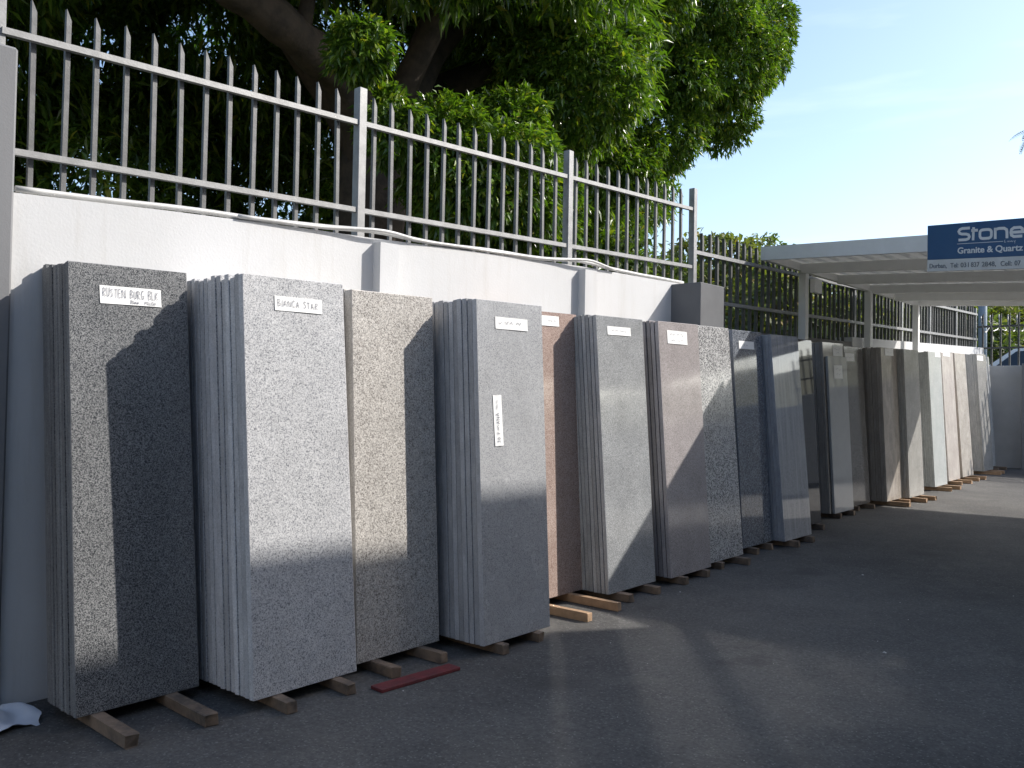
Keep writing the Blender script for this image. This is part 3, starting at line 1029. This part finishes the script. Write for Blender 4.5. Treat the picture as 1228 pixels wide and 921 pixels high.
SP = [
 # key, material, xb, xt, y, w, h, pitch, thickness, description of the stone
 (1, 'granite_dark_speckled', -4.310, -4.550, 1.784, .620, 2.222, .034, .031, 'dark grey speckled granite'),
 (2, 'granite_pale_grey', -3.900, -4.097, 2.466, .636, 2.187, .044, .0385, 'pale grey speckled granite'),
 (3, 'granite_warm_pale', -3.995, -4.115, 3.178, .628, 2.165, .038, .034, 'coarse warm pale granite'),
 (4, 'granite_mid_grey', -3.710, -3.829, 3.902, .618, 2.148, .042, .038, 'even mid grey granite'),
 (5, 'granite_rose', -4.210, -4.337, 4.905, .634, 2.180, .038, .032, 'rose brown granite'),
 (6, 'granite_grey', -3.957, -4.119, 5.505, .635, 2.166, .037, .032, 'clouded grey granite'),
 (7, 'granite_mauve', -3.925, -4.088, 6.319, .644, 2.165, .042, .034, 'mauve brown granite'),
 (8, 'granite_black_white', -4.004, -4.185, 7.080, .612, 2.174, .036, .0335, 'coarse black and white granite'),
 (9, 'granite_blue_dark', -4.136, -4.287, 7.947, .612, 2.181, .036, .0335, 'dark blue grey granite'),
 (10, 'stone_grey_veined', -4.023, -4.202, 8.605, .640, 2.162, .036, .0335, 'polished grey streaked stone'),
 (11, 'granite_black', -4.300, -4.440, 9.520, .620, 2.170, .036, .0335, 'polished black granite'),
 (12, 'stone_taupe', -4.503, -4.626, 10.887, .650, 2.190, .036, .0335, 'taupe stone'),
 (14, 'granite_charcoal', -4.560, -4.690, 11.720, .640, 2.170, .036, .0335, 'matt charcoal granite'),
 (15, 'stone_brown_grey', -4.415, -4.520, 12.585, .604, 2.178, .036, .0335, 'brown grey stone'),
 (16, 'stone_grey_beige', -4.331, -4.432, 13.234, .620, 2.175, .036, .0335, 'grey beige stone'),
 (17, 'marble_greenish', -4.520, -4.640, 14.978, .629, 2.201, .036, .0335, 'pale greenish marble'),
 (18, 'stone_pink_beige', -4.630, -4.767, 16.068, .636, 2.223, .036, .0335, 'pinkish beige stone'),
 (19, 'stone_beige', -4.659, -4.815, 16.960, .643, 2.243, .036, .0335, 'cream beige stone'),
 (20, 'stone_grey_beige', -4.700, -4.850, 18.450, .634, 2.270, .036, .0335, 'greyish beige stone'),
 (21, 'stone_pale_grey', -4.880, -5.020, 19.360, .634, 2.260, .036, .0335, 'pale grey stone'),
]
WORDS = {
 1: 'with paper label reading RUSTEN BURG BLK', 2: 'with paper label reading BIANCA STAR',
 3: 'without label, between the labelled pale and mid grey stacks', 4: 'with one level and one upright paper label',
 5: 'set back, half hidden behind the mid grey stack', 6: 'with one small white label',
 7: 'with small square two line label', 8: 'beside the mauve brown stack', 9: 'with label cut by canopy shadow',
 10: 'reflecting the sky near its top', 11: 'set back beside the grey streaked stone', 12: 'with label, standing behind a shorter grey slab',
 14: 'deep in canopy shade', 15: 'lit only at its lower corner', 16: 'crossed by a slanting shadow', 17: 'with green tinged edge, fully sunlit',
 18: 'with label, beside the greenish marble', 19: 'beside the pinkish beige stone', 20: 'with label, near the end wall', 21: 'last before the end wall'}
for (k, mat, xb, xt, y, w, h, pitch, t, desc) in SP:
    wxx = WX if y < 7.4 else (-4.545 if y < 8.2 else wx2(y) + .015)
    if k in (12, 16, 17):
        wxx = -4.915          # a canopy post stands behind these
    stack(k, mat, xb, xt, y, w, h, pitch, t,
          '%s slab %s' % (desc, WORDS[k]),
          '%s slab, %%s behind the front one of its stack' % desc,
          'stacked %s slabs' % desc, wxx,
          tops_jit=.014 if k == 2 else .010, yjit=.0045, order=0)
    yaw_r = random.Random(k)
    wood = 'wood_pale' if k in PALE_WOOD or k == 5 else 'wood'
    if k == 1:
        bt = [(1.875, -3.93, -.02), (2.245, -3.90, -.03)]
    elif k == 3:
        bt = [(3.30, -3.80, -.02), (3.66, -3.80, .03)]
    elif k == 5:
        bt = [(4.98, -3.74, .02), (5.36, -3.76, .0)]
    else:
        o1, o2 = yaw_r.uniform(.03, .14), yaw_r.uniform(.03, .14)
        if k >= 15:
            o1, o2 = o1 + .12, o2 + .12
        bt = [(y + .13, xb + o1, yaw_r.uniform(-.05, .05)), (y + w - .14, xb + o2, yaw_r.uniform(-.05, .05))]
    for j, (yy, x1, yw) in enumerate(bt):
        batten(k, yy, wxx + .06, x1, ('timber batten under the %s stack, %s' % (desc, ('on its near side', 'on its far side')[j])), (.066 if k == 1 else .055), BAT, yw, wood)

# shorter plain slab leaning in front of the taupe stack
o = slab_obj('quartz_plain_grey', .60, 1.955, .03, -4.462, 10.93, gz(10.93) + BAT, .058, 'shorter plain grey slab with label leaning in front of the taupe stack')
FRONT[13] = o

rl = random.Random(5)
add_label(FRONT[1], .151, .470, .108, .200, [('RUSTEN BURG BLK', .014, .034, .044, .292), ('30mm', .150, .008, .017, .050), ('POLISH', .228, .007, .016, .062)], .0, rnd=rl, lab='white paper label handwritten RUSTEN BURG BLK 30mm')
add_label(FRONT[2], .185, .485, .102, .180, [('BIANCA STAR', .018, .022, .034, .258)], -.012, rnd=rl, lab='white paper label handwritten BIANCA STAR')
add_label(FRONT[4], .163, .468, .101, .177, [('~ ~~ ~', .03, .026, .028, .22)], -.01, rnd=rl, lab='blurred handwritten paper label')
add_label(FRONT[4], .130, .206, .590, .905, [('30 F~ANA ~~', .02, .028, .026, .27)], .012, vertical=True, rnd=rl, lab='narrow handwritten label stuck upright')
add_label(FRONT[5], .06, .415, .030, .107, [('~~ ~', .22, .03, .02, .10)], 0, rnd=rl)
add_label(FRONT[6], .137, .452, .080, .147, [('~~ ~~', .05, .022, .024, .21)], 0, rnd=rl)
add_label(FRONT[7], .130, .445, .073, .186, [('~~ ~~', .04, .062, .03, .23), ('~ ~~', .05, .02, .022, .21)], -.01, rnd=rl)
add_label(FRONT[9], .124, .440, .104, .184, [('~ ~', .1, .03, .02, .08)], 0, rnd=rl)
add_label(FRONT[12], .310, .610, .030, .169, [('~~', .05, .075, .035, .2), ('~', .1, .03, .025, .1)], 0, rnd=rl)
add_label(FRONT[13], .17, .44, .11, .28, [('~~', .05, .1, .04, .17), ('~~', .05, .04, .035, .17)], 0, rnd=rl)
add_label(FRONT[14], .02, .34, .09, .20, [('~~~', .05, .035, .04, .22)], 0, rnd=rl)
add_label(FRONT[15], .150, .478, .008, .108, [('~~', .07, .03, .03, .2)], 0, rnd=rl)
add_label(FRONT[17], .330, .605, .012, .080, [('~', .06, .03, .02, .1)], 0, rnd=rl)
add_label(FRONT[18], .100, .467, .003, .060, [('~', .06, .02, .02, .1)], 0, rnd=rl)
add_label(FRONT[20], .033, .430, .028, .121, [('~~', .08, .03, .03, .2)], 0, rnd=rl)

# red plank lying on the asphalt
v, f = cham(-.05, .05, -.275, .275, 0, .018, .002)
o = mesh_obj('red_plank', v, f, 'red_wood')
o.location = (-3.70, 3.36, gz(3.36) + .001)
o.rotation_euler = (math.atan(GS), 0, R(-3))
tag(o, 'flat dark red painted plank lying on the asphalt by the warm pale stack', 'plank')

# crumpled white plastic sheet beside the pier
NX = 20
v, f = [], []
for j in range(NX + 1):
    for i in range(NX + 1):
        a, c = i / NX * 2 - 1, j / NX * 2 - 1
        q = max(0, 1 - (a * a + c * c) * .55)
        z = .065 * q ** .7 + .03 * math.sin(5 * a + 2 * c) * q + .022 * math.sin(9 * c - 4 * a + 1) * q + rng.uniform(-.006, .006)
        v.append((a * .16 + .018 * math.sin(7 * c), c * .27 + .02 * math.sin(6 * a), max(.002, z)))
for j in range(NX):
    for i in range(NX):
        f.append((j * (NX + 1) + i, j * (NX + 1) + i + 1, (j + 1) * (NX + 1) + i + 1, (j + 1) * (NX + 1) + i))
o = mesh_obj('plastic_bag', v, f, 'plastic_white', None, True)
o.location = (-4.68, 1.46, gz(1.46))
tag(o, 'crumpled white plastic bag on the ground at the foot of the pier', 'bag')

# pale chips and scraps scattered over the yard
V, F = [], []
for i in range(60):
    x, y = rng.uniform(-3.9, -.5), rng.uniform(1.2, 9.0)
    s = rng.choice([.003, .005, .008, .012], p=[.6, .27, .1, .03])
    a = rng.uniform(0, 6.28)
    k = len(V)
    for dx, dy, dz in ((-1, -.6, 0), (1, -.5, 0), (.8, .7, 0), (-.7, .6, 0), (0, 0, .6)):
        V.append((x + s * (dx * math.cos(a) - dy * math.sin(a)), y + s * (dx * math.sin(a) + dy * math.cos(a)), gz(y) + s * dz))
    F += [(k, k + 1, k + 4), (k + 1, k + 2, k + 4), (k + 2, k + 3, k + 4), (k + 3, k, k + 4)]
o = mesh_obj('stone_chips', V, F, 'debris')
tag(o, 'small pale stone chips scattered over the dark asphalt', 'chips', None, 'stuff')

# ------------------------------------------------------------------ workshop building along the other side of the yard
bld = empty('workshop_building', (2.0, 2, 0))
BX, BY0, BY1, BH = 2.0, -3.0, 12.0, 8.0
v, f = cham(BX, 14, BY0, BY1, -1.0, BH, .01)
under(bld, mesh_obj('wall', v, f, 'plaster_grey'))
v, f = cham(BX + .25, 13.75, BY0 + .25, BY1 - .25, BH, BH + .06, .01)
under(bld, mesh_obj('roof', v, f, 'roof_dark'))
for y in np.arange(-2.2, 10, 2.4):
    for z in (4.6,):
        v, f = cham(BX - .03, BX + .05, y, y + 1.4, z, z + 1.3, .01)
        w_ = under(bld, mesh_obj('window', v, f, 'window_dark'))
        v, f = cham(BX - .07, BX + .02, y - .08, y + 1.48, z - .1, z - .003, .01)
        under(bld, mesh_obj('window_sill', v, f, 'plaster_grey'))
for y in (3.0,):
    v, f = cham(BX - .02, BX + .05, y, y + 3.2, gz(y) - .1, 3.1, .01)
    under(bld, mesh_obj('roller_door', v, f, 'galvanised_dull'))
tag(bld, 'tall pale grey plastered workshop building along the open side of the yard', 'building')

# unseen building added behind the camera; its sunlit front gives fill light
fill_bld = empty('added_fill_building', (0, -10, gz(-10)))
v, f = cham(-7.5, 9.0, -18.0, -9.0, -1.0, 6.0, .01)
under(fill_bld, mesh_obj('wall', v, f, 'fill_building_paint'))
v, f = cham(-7.7, 9.2, -18.2, -8.75, 6.0, 6.18, .02)
under(fill_bld, mesh_obj('roof', v, f, 'roof_dark'))
for x in (-5.5, 1.5, 5.0):
    v, f = cham(x, x + 2.0, -9.05, -8.97, 1.0, 2.5, .01)
    under(fill_bld, mesh_obj('window', v, f, 'window_dark'))
v, f = cham(-2.2, -.2, -9.05, -8.97, gz(-9) - .02, 2.35, .01)
under(fill_bld, mesh_obj('door', v, f, 'galvanised_dull'))
tag(fill_bld, 'low cream painted building added out of view at the near end to bounce sunlight onto the slabs', 'building')

# ------------------------------------------------------------------ foliage
def leaf_cloud(centres, normals, per, L, W, seed, droop=.6, spread=1.0):
    """rosettes of folded leaves; returns verts (n*5,3), faces"""
    g = np.random.default_rng(seed)
    n_ = len(centres)
    cen = np.repeat(centres, per, 0)
    nor = np.repeat(normals, per, 0)
    m_ = n_ * per
    d = g.normal(size=(m_, 3)) * spread + nor * .9
    d[:, 2] -= droop * g.uniform(.4, 1.5, m_)
    d /= np.linalg.norm(d, axis=1)[:, None]
    up_ = np.tile(np.array([0, 0, 1.0]), (m_, 1)) + g.normal(size=(m_, 3)) * .45 + nor * .4
    side = np.cross(d, up_)
    side /= np.linalg.norm(side, axis=1)[:, None] + 1e-9
    nn = np.cross(side, d)
    ln = (L * g.uniform(.7, 1.25, m_))[:, None]
    wd = (W * g.uniform(.8, 1.2, m_))[:, None]
    base = cen + g.normal(size=(m_, 3)) * L * .22
    bend = np.zeros((m_, 3))
    bend[:, 2] = -.16
    p0 = base
    pm = base + d * ln * .45
    pl = pm + side * wd * .5 + nn * wd * .22
    pr = pm - side * wd * .5 + nn * wd * .22
    pt_ = base + (d + bend) * ln
    V = np.stack([p0, pl, pm, pr, pt_], 1).reshape(-1, 3)
    b_ = (np.arange(m_) * 5)[:, None]
    F = np.concatenate([b_ + np.array([[0, 2, 1]]), b_ + np.array([[0, 3, 2]]), b_ + np.array([[1, 2, 4]]), b_ + np.array([[2, 3, 4]])], 1).reshape(-1, 3)
    return V, F

def tri_mesh(name, V, F, mat, parent=None):
    me = bpy.data.meshes.new(name)
    me.vertices.add(len(V))
    me.vertices.foreach_set('co', V.astype(np.float32).ravel())
    me.loops.add(len(F) * 3)
    me.loops.foreach_set('vertex_index', F.astype(np.int32).ravel())
    me.polygons.add(len(F))
    me.polygons.foreach_set('loop_start', np.arange(0, len(F) * 3, 3, dtype=np.int32))
    me.polygons.foreach_set('use_smooth', np.zeros(len(F), dtype=bool))
    me.materials.append(MATS[mat])
    me.update(calc_edges=True)
    me.validate()
    o = bpy.data.objects.new(name, me)
    C.objects.link(o)
    if parent is not None:
        o.parent = parent
        o.matrix_parent_inverse = Matrix.Translation(-Vector(parent.location))
    return o

def lobes_to_points(lobes, dens, seed, shell=.72):
    """points over the outer shell of overlapping lobes; lobes: (x,y,z,rx,ry,rz)"""
    g = np.random.default_rng(seed)
    P, N = [], []
    A = np.array(lobes, float)
    for i, (x, y, z, a, b_, c) in enumerate(A):
        area = 4 * math.pi * ((a * b_) ** 1.6 / 3 + (a * c) ** 1.6 / 3 + (b_ * c) ** 1.6 / 3) ** (1 / 1.6)
        n_ = int(area * dens)
        d = g.normal(size=(n_, 3))
        d /= np.linalg.norm(d, axis=1)[:, None]
        # knobbly radius so that outline is uneven
        kx = g.normal(size=(7, 3))
        kx /= np.linalg.norm(kx, axis=1)[:, None]
        rr = 1 + .16 * np.sin((d @ kx.T) * 6 + np.arange(7)).sum(1) / 2.6
        rr *= shell + (1.04 - shell) * g.uniform(0, 1, n_) ** .55
        q = np.array([x, y, z]) + d * rr[:, None] * np.array([a, b_, c])
        keep = np.ones(n_, bool)
        for j, (x2, y2, z2, a2, b2, c2) in enumerate(A):
            if j != i:
                e = ((q - np.array([x2, y2, z2])) / np.array([a2, b2, c2]))
                keep &= (e ** 2).sum(1) > .42
        P.append(q[keep])
        N.append(d[keep])
    return np.concatenate(P), np.concatenate(N)

def limb(mb, pts, r0, r1, seg=9):
    n_ = len(pts)
    # smooth the polyline
    Q = []
    P = [Vector(p) for p in pts]
    for i in range(n_ - 1):
        p0, p1, p2, p3 = P[max(i - 1, 0)], P[i], P[i + 1], P[min(i + 2, n_ - 1)]
        for k in range(5):
            t = k / 5
            Q.append(.5 * ((2 * p1) + (-p0 + p2) * t + (2 * p0 - 5 * p1 + 4 * p2 - p3) * t * t + (-p0 + 3 * p1 - 3 * p2 + p3) * t ** 3))
    Q.append(P[-1])
    rad = [(r0 + (r1 - r0) * i / (len(Q) - 1)) * (1 + .09 * math.sin(i * 1.7)) for i in range(len(Q))]
    mb.tube(Q, rad, seg)
    return mb

# the mango tree
MB_X, MB_Y = -9.2, 7.4
tree = empty('mango_tree', (MB_X, MB_Y, hill_z(MB_X, MB_Y) - .1))
tb = MB()
gzt = hill_z(MB_X, MB_Y) - .2
limb(tb, [(MB_X, MB_Y, gzt), (MB_X + .1, MB_Y - .1, gzt + 2.0), (MB_X + .1, MB_Y - .1, 4.9)], .52, .40, 12)
limb(tb, [(MB_X + .1, MB_Y - .1, 4.5), (-8.8, 6.7, 5.35), (-8.4, 5.7, 5.6), (-8.2, 4.8, 5.75), (-8.1, 4.1, 5.85), (-8.0, 2.6, 6.6)], .30, .12)
limb(tb, [(MB_X + .1, MB_Y, 4.6), (-8.9, 7.9, 6.0), (-8.6, 8.7, 7.4), (-8.4, 9.3, 9.2)], .30, .14)
limb(tb, [(MB_X, MB_Y, 4.7), (-9.4, 8.6, 6.0), (-9.0, 11.0, 7.3), (-8.6, 13.6, 8.2)], .28, .10)
limb(tb, [(MB_X, MB_Y, 4.7), (-10.0, 6.6, 6.4), (-11.2, 5.8, 8.4)], .26, .10)
limb(tb, [(MB_X, MB_Y, 4.8), (-8.0, 7.5, 6.6), (-6.9, 7.6, 8.4)], .22, .08)
limb(tb, [(-8.4, 5.7, 5.6), (-8.0, 5.6, 6.4), (-7.5, 5.3, 7.4)], .10, .05)
limb(tb, [(-8.6, 8.7, 7.4), (-9.2, 8.2, 8.4), (-9.6, 7.8, 9.6)], .12, .05)
o = tb.build('trunk', 'bark', None, True)
under(tree, o)
def pxp(px, py, x):
    """world point seen at a photograph position, on the plane of constant x (used once to lay out crown lobes)"""
    d = fw + r2 * ((px - 614) / 1076.3) - u2 * ((py - 460.5) / 1076.3)
    t = x / d.x
    return Vector((x, d.y * t, 1.6 + d.z * t))
lobes = []
def lobe(px, py, x, r_, sy=1.0, sz=1.0):
    p = pxp(px, py, x)
    lobes.append((p.x, p.y, p.z, r_, r_ * sy, r_ * sz))
# lit lobes that face the yard
for L_ in ((590, 225, -6.9, .80, 1.3, .9), (530, 172, -7.0, .46), (650, 272, -7.1, .46), (472, 152, -7.1, .33), (615, 155, -7.2, .42),
           (692, 105, -7.4, .88, .95, 1.0), (652, 70, -7.7, .62), (722, 60, -7.7, .55),
           (862, 72, -8.6, 1.10), (905, 42, -9.2, .85), (838, 10, -8.6, 1.0), (868, 138, -8.9, .60), (815, 95, -8.7, .7),
           (782, 150, -9.3, .95), (745, 200, -9.3, .70), (700, 190, -9.6, .8),
           (760, -20, -8.6, 1.0), (640, -40, -8.6, .9), (560, -70, -8.4, .9), (432, 58, -7.0, .30)):
    lobe(*L_)
# dome above and behind
ga = np.random.default_rng(3)
cx_, cy_, cz_ = -10.6, 7.0, 6.3
for i in range(46):
    th = i * 2.39996
    zz = (i + .5) / 46
    el = math.asin(zz * .98)
    x = cx_ + 3.3 * math.cos(el) * math.cos(th)
    y = cy_ + 4.6 * math.cos(el) * math.sin(th)
    z = cz_ + 4.6 * math.sin(el)
    if z < 7.3 and x > -9.0:
        z = 7.4 + ga.uniform(0, .6)
    rr = ga.uniform(1.25, 1.75)
    lobes.append((x, y, z, rr, rr * 1.1, rr * .85))
# skirt on the far side, hanging low behind the trunk
for i in range(20):
    y = -1.0 + i * .95
    lobes.append((-13.0 + 1.0 * math.sin(i * 1.3), y, 3.9 + 1.1 * math.sin(i * 2.1), 1.3, 1.4, 1.5))
    lobes.append((-12.3 + .8 * math.sin(i * 1.9 + 1), y + .4, 6.3 + .6 * math.sin(i * 1.1), 1.4, 1.5, 1.3))
for i in range(9):
    lobes.append((-10.2 + .6 * math.sin(i * 2.3), 8.6 + i * .62, 4.2 + .7 * math.sin(i * 1.7), 1.1, 1.1, 1.3))
for i in range(7):
    lobes.append((-9.4 + .9 * math.sin(i * 2.3), .6 + i * .9, 7.6 + .5 * math.sin(i * 1.7), 1.2, 1.3, .9))
near = lobes[:20]
P1, N1 = lobes_to_points(near, 165, 21, .62)
V1, F1 = leaf_cloud(P1, N1, 8, .118, .044, 22, .5, .75)
o = tri_mesh('crown', V1, F1, 'mango_leaf', tree)
o['kind'] = 'stuff'
P2, N2 = lobes_to_points(lobes[20:], 33, 23, .5)
V2, F2 = leaf_cloud(P2, N2, 6, .23, .062, 24)
o = tri_mesh('crown', V2, F2, 'mango_leaf', tree)
o['kind'] = 'stuff'
tag(tree, 'huge dark leaved mango tree overhanging the fence with sunlit clumps', 'tree')

def small_tree(name, label, cat, base, top_z, spread, mat, seed, dens=20, L=.2, W=.08, group=None, per=6, trunk_r=.12, lob=9):
    g = np.random.default_rng(seed)
    t = empty(name, base)
    mb = MB()
    bx, by, bz = base
    height = top_z - bz
    limb(mb, [(bx, by, bz - .2), (bx + g.uniform(-.1, .1) * spread, by, bz + height * .3), (bx + g.uniform(-.2, .2) * spread, by + g.uniform(-.2, .2) * spread, bz + height * .72)], trunk_r, trunk_r * .35, 7)
    L_ = []
    for i in range(lob):
        th = i * 2.4 + g.uniform(0, 1)
        k = math.sqrt((i + .5) / lob)
        z = bz + height * (.92 - .50 * k * k + g.uniform(-.08, .08))
        rr = spread * g.uniform(.26, .40)
        L_.append((bx + spread * .62 * k * math.cos(th), by + spread * .62 * k * math.sin(th), z - rr * .5, rr, rr, rr * .85))
        limb(mb, [(bx, by, bz + height * .28), ((bx + L_[-1][0]) / 2, (by + L_[-1][1]) / 2, bz + height * .5), L_[-1][:3]], trunk_r * .4, trunk_r * .12, 5)
    under(t, mb.build('trunk', 'bark', None, True))
    for i in range(lob // 2):
        th = i * 2.4 * 1.7
        L_.append((bx + spread * .5 * math.cos(th), by + spread * .5 * math.sin(th), bz + height * .32, spread * .35, spread * .35, height * .22))
    P, N = lobes_to_points(L_, dens, seed + 1, .5)
    V, F = leaf_cloud(P, N, per, L, W, seed + 2, .35, 1.2)
    o = tri_mesh('crown', V, F, mat, t)
    o['kind'] = 'stuff'
    tag(t, label, cat, group)
    return t

def at(px, dist):
    """ground position in the direction of a photograph column, dist metres away"""
    d = fw + r2 * ((px - 614) / 1076.3)
    k = dist / math.hypot(d.x, d.y)
    return d.x * k, d.y * k

def ztop(px, dist, py):
    d = fw + r2 * ((px - 614) / 1076.3) - u2 * ((py - 460.5) / 1076.3)
    return 1.6 + d.z * dist / math.hypot(d.x, d.y)

small_tree('young_tree', 'small bushy tree seen through the light fence beside the mango', 'tree', (*at(742, 15.5), hill_z(*at(742, 15.5))), ztop(742, 15.5, 268), 1.35, 'bush_leaf', 51, 26, .17, .06)
small_tree('young_tree', 'low shrubby tree behind the third bay of the light fence', 'tree', (*at(800, 19), hill_z(*at(800, 19))), ztop(800, 19, 292), 1.6, 'far_leaf_green', 57, 18, .2, .08)
FAR = [
 (470, 30, 270, 3.6, 0), (330, 26, 262, 3.2, 1), (600, 34, 285, 3.6, 1), (690, 38, 285, 3.8, 0), (770, 34, 296, 3.2, 1),
 (862, 36, 262, 3.4, 0), (905, 44, 282, 2.6, 1), (940, 30, 306, 2.6, 0), (985, 38, 310, 3.4, 1), (1020, 28, 330, 2.6, 0),
 (1060, 34, 330, 3.2, 1), (1095, 42, 335, 3.8, 0), (1130, 30, 360, 2.8, 1), (1165, 38, 345, 3.6, 0), (1205, 44, 345, 4.0, 1), (1235, 36, 375, 3.0, 0), (1270, 46, 350, 4.0, 1), (200, 32, 262, 3.6, 0), (60, 30, 255, 3.6, 1)]
TXT = {0: 'olive green', 1: 'deep green'}
LANDM = ['behind the mango trunk', 'seen through the first fence bay', 'behind the middle fence bay', 'behind the last mango clump', 'low beyond the young trees',
 'rounded, just past the last light fence post', 'tall and slim by the canopy corner', 'behind the canopy front edge', 'behind the first canopy post', 'low, between the canopy posts',
 'behind the second canopy post', 'high behind the canopy', 'behind the third canopy post', 'behind the razor wire', 'on the slope beyond the parked car', 'low beside the parked car', 'beyond the end wall', 'far behind the near fence bay', 'far behind the near pier']
for i, (px, dist, hgt, sp_, kd) in enumerate(FAR):
    x, y = at(px, dist)
    small_tree('background_tree', '%s tree on the hillside %s' % (TXT[kd], LANDM[i]), 'tree', (x, y, hill_z(x, y)), ztop(px, dist, hgt), sp_, ('far_leaf_olive', 'far_leaf_green')[kd], 100 + i * 7, 7.0, .34, .16, 'trees on the hillside', 5, .16, 9)

# palm far off, mostly beyond the frame
px_, py_ = at(1247, 62)
palm = empty('palm_tree', (px_, py_, hill_z(px_, py_)))
mb = MB()
zb = hill_z(px_, py_)
zt = 18.6
limb(mb, [(px_, py_, zb - .3), (px_ + .3, py_, (zb + zt) / 2), (px_ + .1, py_, zt)], .22, .14, 8)
under(palm, mb.build('trunk', 'bark', None, True))
for i in range(16):
    a = i * 2.4
    el0 = .9 - 1.3 * (i / 16)
    V, F = [], []
    pts = []
    for k in range(9):
        s = k / 8
        ang = el0 - 1.5 * s
        if k == 0:
            p = Vector((px_ + .1, py_, zt))
        else:
            p = pts[-1] + Vector((math.cos(a) * math.cos(ang), math.sin(a) * math.cos(ang), math.sin(ang))) * .26
        pts.append(p)
    sd_ = Vector((-math.sin(a), math.cos(a), 0))
    for k in range(8):
        for sg in (-1, 1):
            for q in (0, .5):
                p = pts[k].lerp(pts[k + 1], q)
                d_ = (pts[k + 1] - pts[k]).normalized()
                w_ = .55 * math.sin(math.pi * min(.95, (k + q + 1.2) / 9))
                tip = p + sd_ * sg * w_ * .8 + d_ * w_ * .5 + Vector((0, 0, -.35 * w_))
                k0 = len(V)
                V += [tuple(p - d_ * .04), tuple(p + d_ * .04), tuple(tip)]
                F.append((k0, k0 + 1, k0 + 2))
    under(palm, mesh_obj('frond', V, F, 'palm_leaf'))
tag(palm, 'tall palm in the sky far beyond the canopy sign', 'palm')

# blue pole beyond the end fence
x, y = at(1178, 26)
z0 = hill_z(x, y)
tag(MB().tube([(x, y, z0 - .1), (x, y, z0 + 4.2)], [.11, .10], 12).build('painted_pole', 'blue_pole', None, True), 'round blue grey pole standing beyond the razor wire', 'pole')

# parked car beyond the end wall
car = empty('parked_car', (0, 0, 0))
def car_profile(pr, y0, y1, inset):
    v, f = [], []
    n_ = len(pr)
    for yy, ins in ((y0, 0), (y1, 0)):
        for a, c in pr:
            sgn = 1 if yy == y0 else -1
            v.append((a, yy + sgn * inset * max(0, (c - .85)) , c))
    f = [tuple(range(n_ - 1, -1, -1)), tuple(range(n_, 2 * n_))]
    for i in range(n_):
        j = (i + 1) % n_
        f.append((i, j, n_ + j, n_ + i))
    return v, f
body = [(-2.1, .28), (-2.12, .62), (-2.0, .82), (-1.15, .92), (-.98, .93), (1.0, .93), (1.85, .90), (2.08, .72), (2.1, .30)]
v, f = car_profile(body, -.85, .85, 0)
mesh_obj('body', v, f, 'car_paint', car)
cab = [(-1.2, .925), (-.55, 1.42), (-.25, 1.47), (.9, 1.46), (1.15, 1.40), (1.75, .925)]
v, f = car_profile(cab, -.80, .80, .28)
mesh_obj('cabin', v, f, 'car_paint', car)
for sg in (-1, 1):
    for w_ in ([(-.95, .97), (-.48, 1.36), (.12, 1.39), (.12, .97)], [(.2, .97), (.2, 1.39), (.92, 1.37), (1.42, .97)]):
        v = [(a, sg * (.806 - .28 * (c - .85)), c) for a, c in w_]
        v += [(a, sg * (.79 - .28 * (c - .85)), c) for a, c in w_]
        fc = [(0, 1, 2, 3), (7, 6, 5, 4), (0, 4, 5, 1), (1, 5, 6, 2), (2, 6, 7, 3), (3, 7, 4, 0)]
        mesh_obj('side_window', v, fc, 'car_glass', car)
for nm, (a0, c0, a1, c1) in (('windscreen', (-1.17, .965, -.6, 1.40)), ('rear_window', (1.70, .98, 1.2, 1.37))):
    v = []
    dx = -.008 if a0 < 0 else .008
    for a, c in ((a0, c0), (a1, c1)):
        for yy in (-.66, .66):
            v += [(a + dx, yy, c + .004), (a - dx, yy, c - .01)]
    mesh_obj(nm, v, [(0, 2, 6, 4), (1, 5, 7, 3), (0, 1, 3, 2), (4, 6, 7, 5), (0, 4, 5, 1), (2, 3, 7, 6)], 'car_glass', car)
for xx in (-1.35, 1.35):
    for sg in (-1, 1):
        w_ = MB().tube([(xx, sg * .70, .31), (xx, sg * .88, .31)], .31, 18).build('wheel', 'tyre', car, False)
        MB().tube([(xx, sg * .86, .31), (xx, sg * .886, .31)], .19, 14).build('rim', 'rim', w_)
for sg in (-1, 1):
    v, f = cham(-2.125, -2.0, sg * .62 - .16, sg * .62 + .16, .62, .76, .02)
    mesh_obj('headlight', v, f, 'lamp_clear', car)
    v, f = cham(2.0, 2.105, sg * .66 - .12, sg * .66 + .12, .66, .84, .02)
    mesh_obj('tail_light', v, f, 'lamp_red', car)
x, y = -5.6, 27.2
car.location = (x, y, hill_z(x, y) - .12)
car.rotation_euler = (0, 0, R(8))
tag(car, 'small white parked car beyond the end wall', 'car')
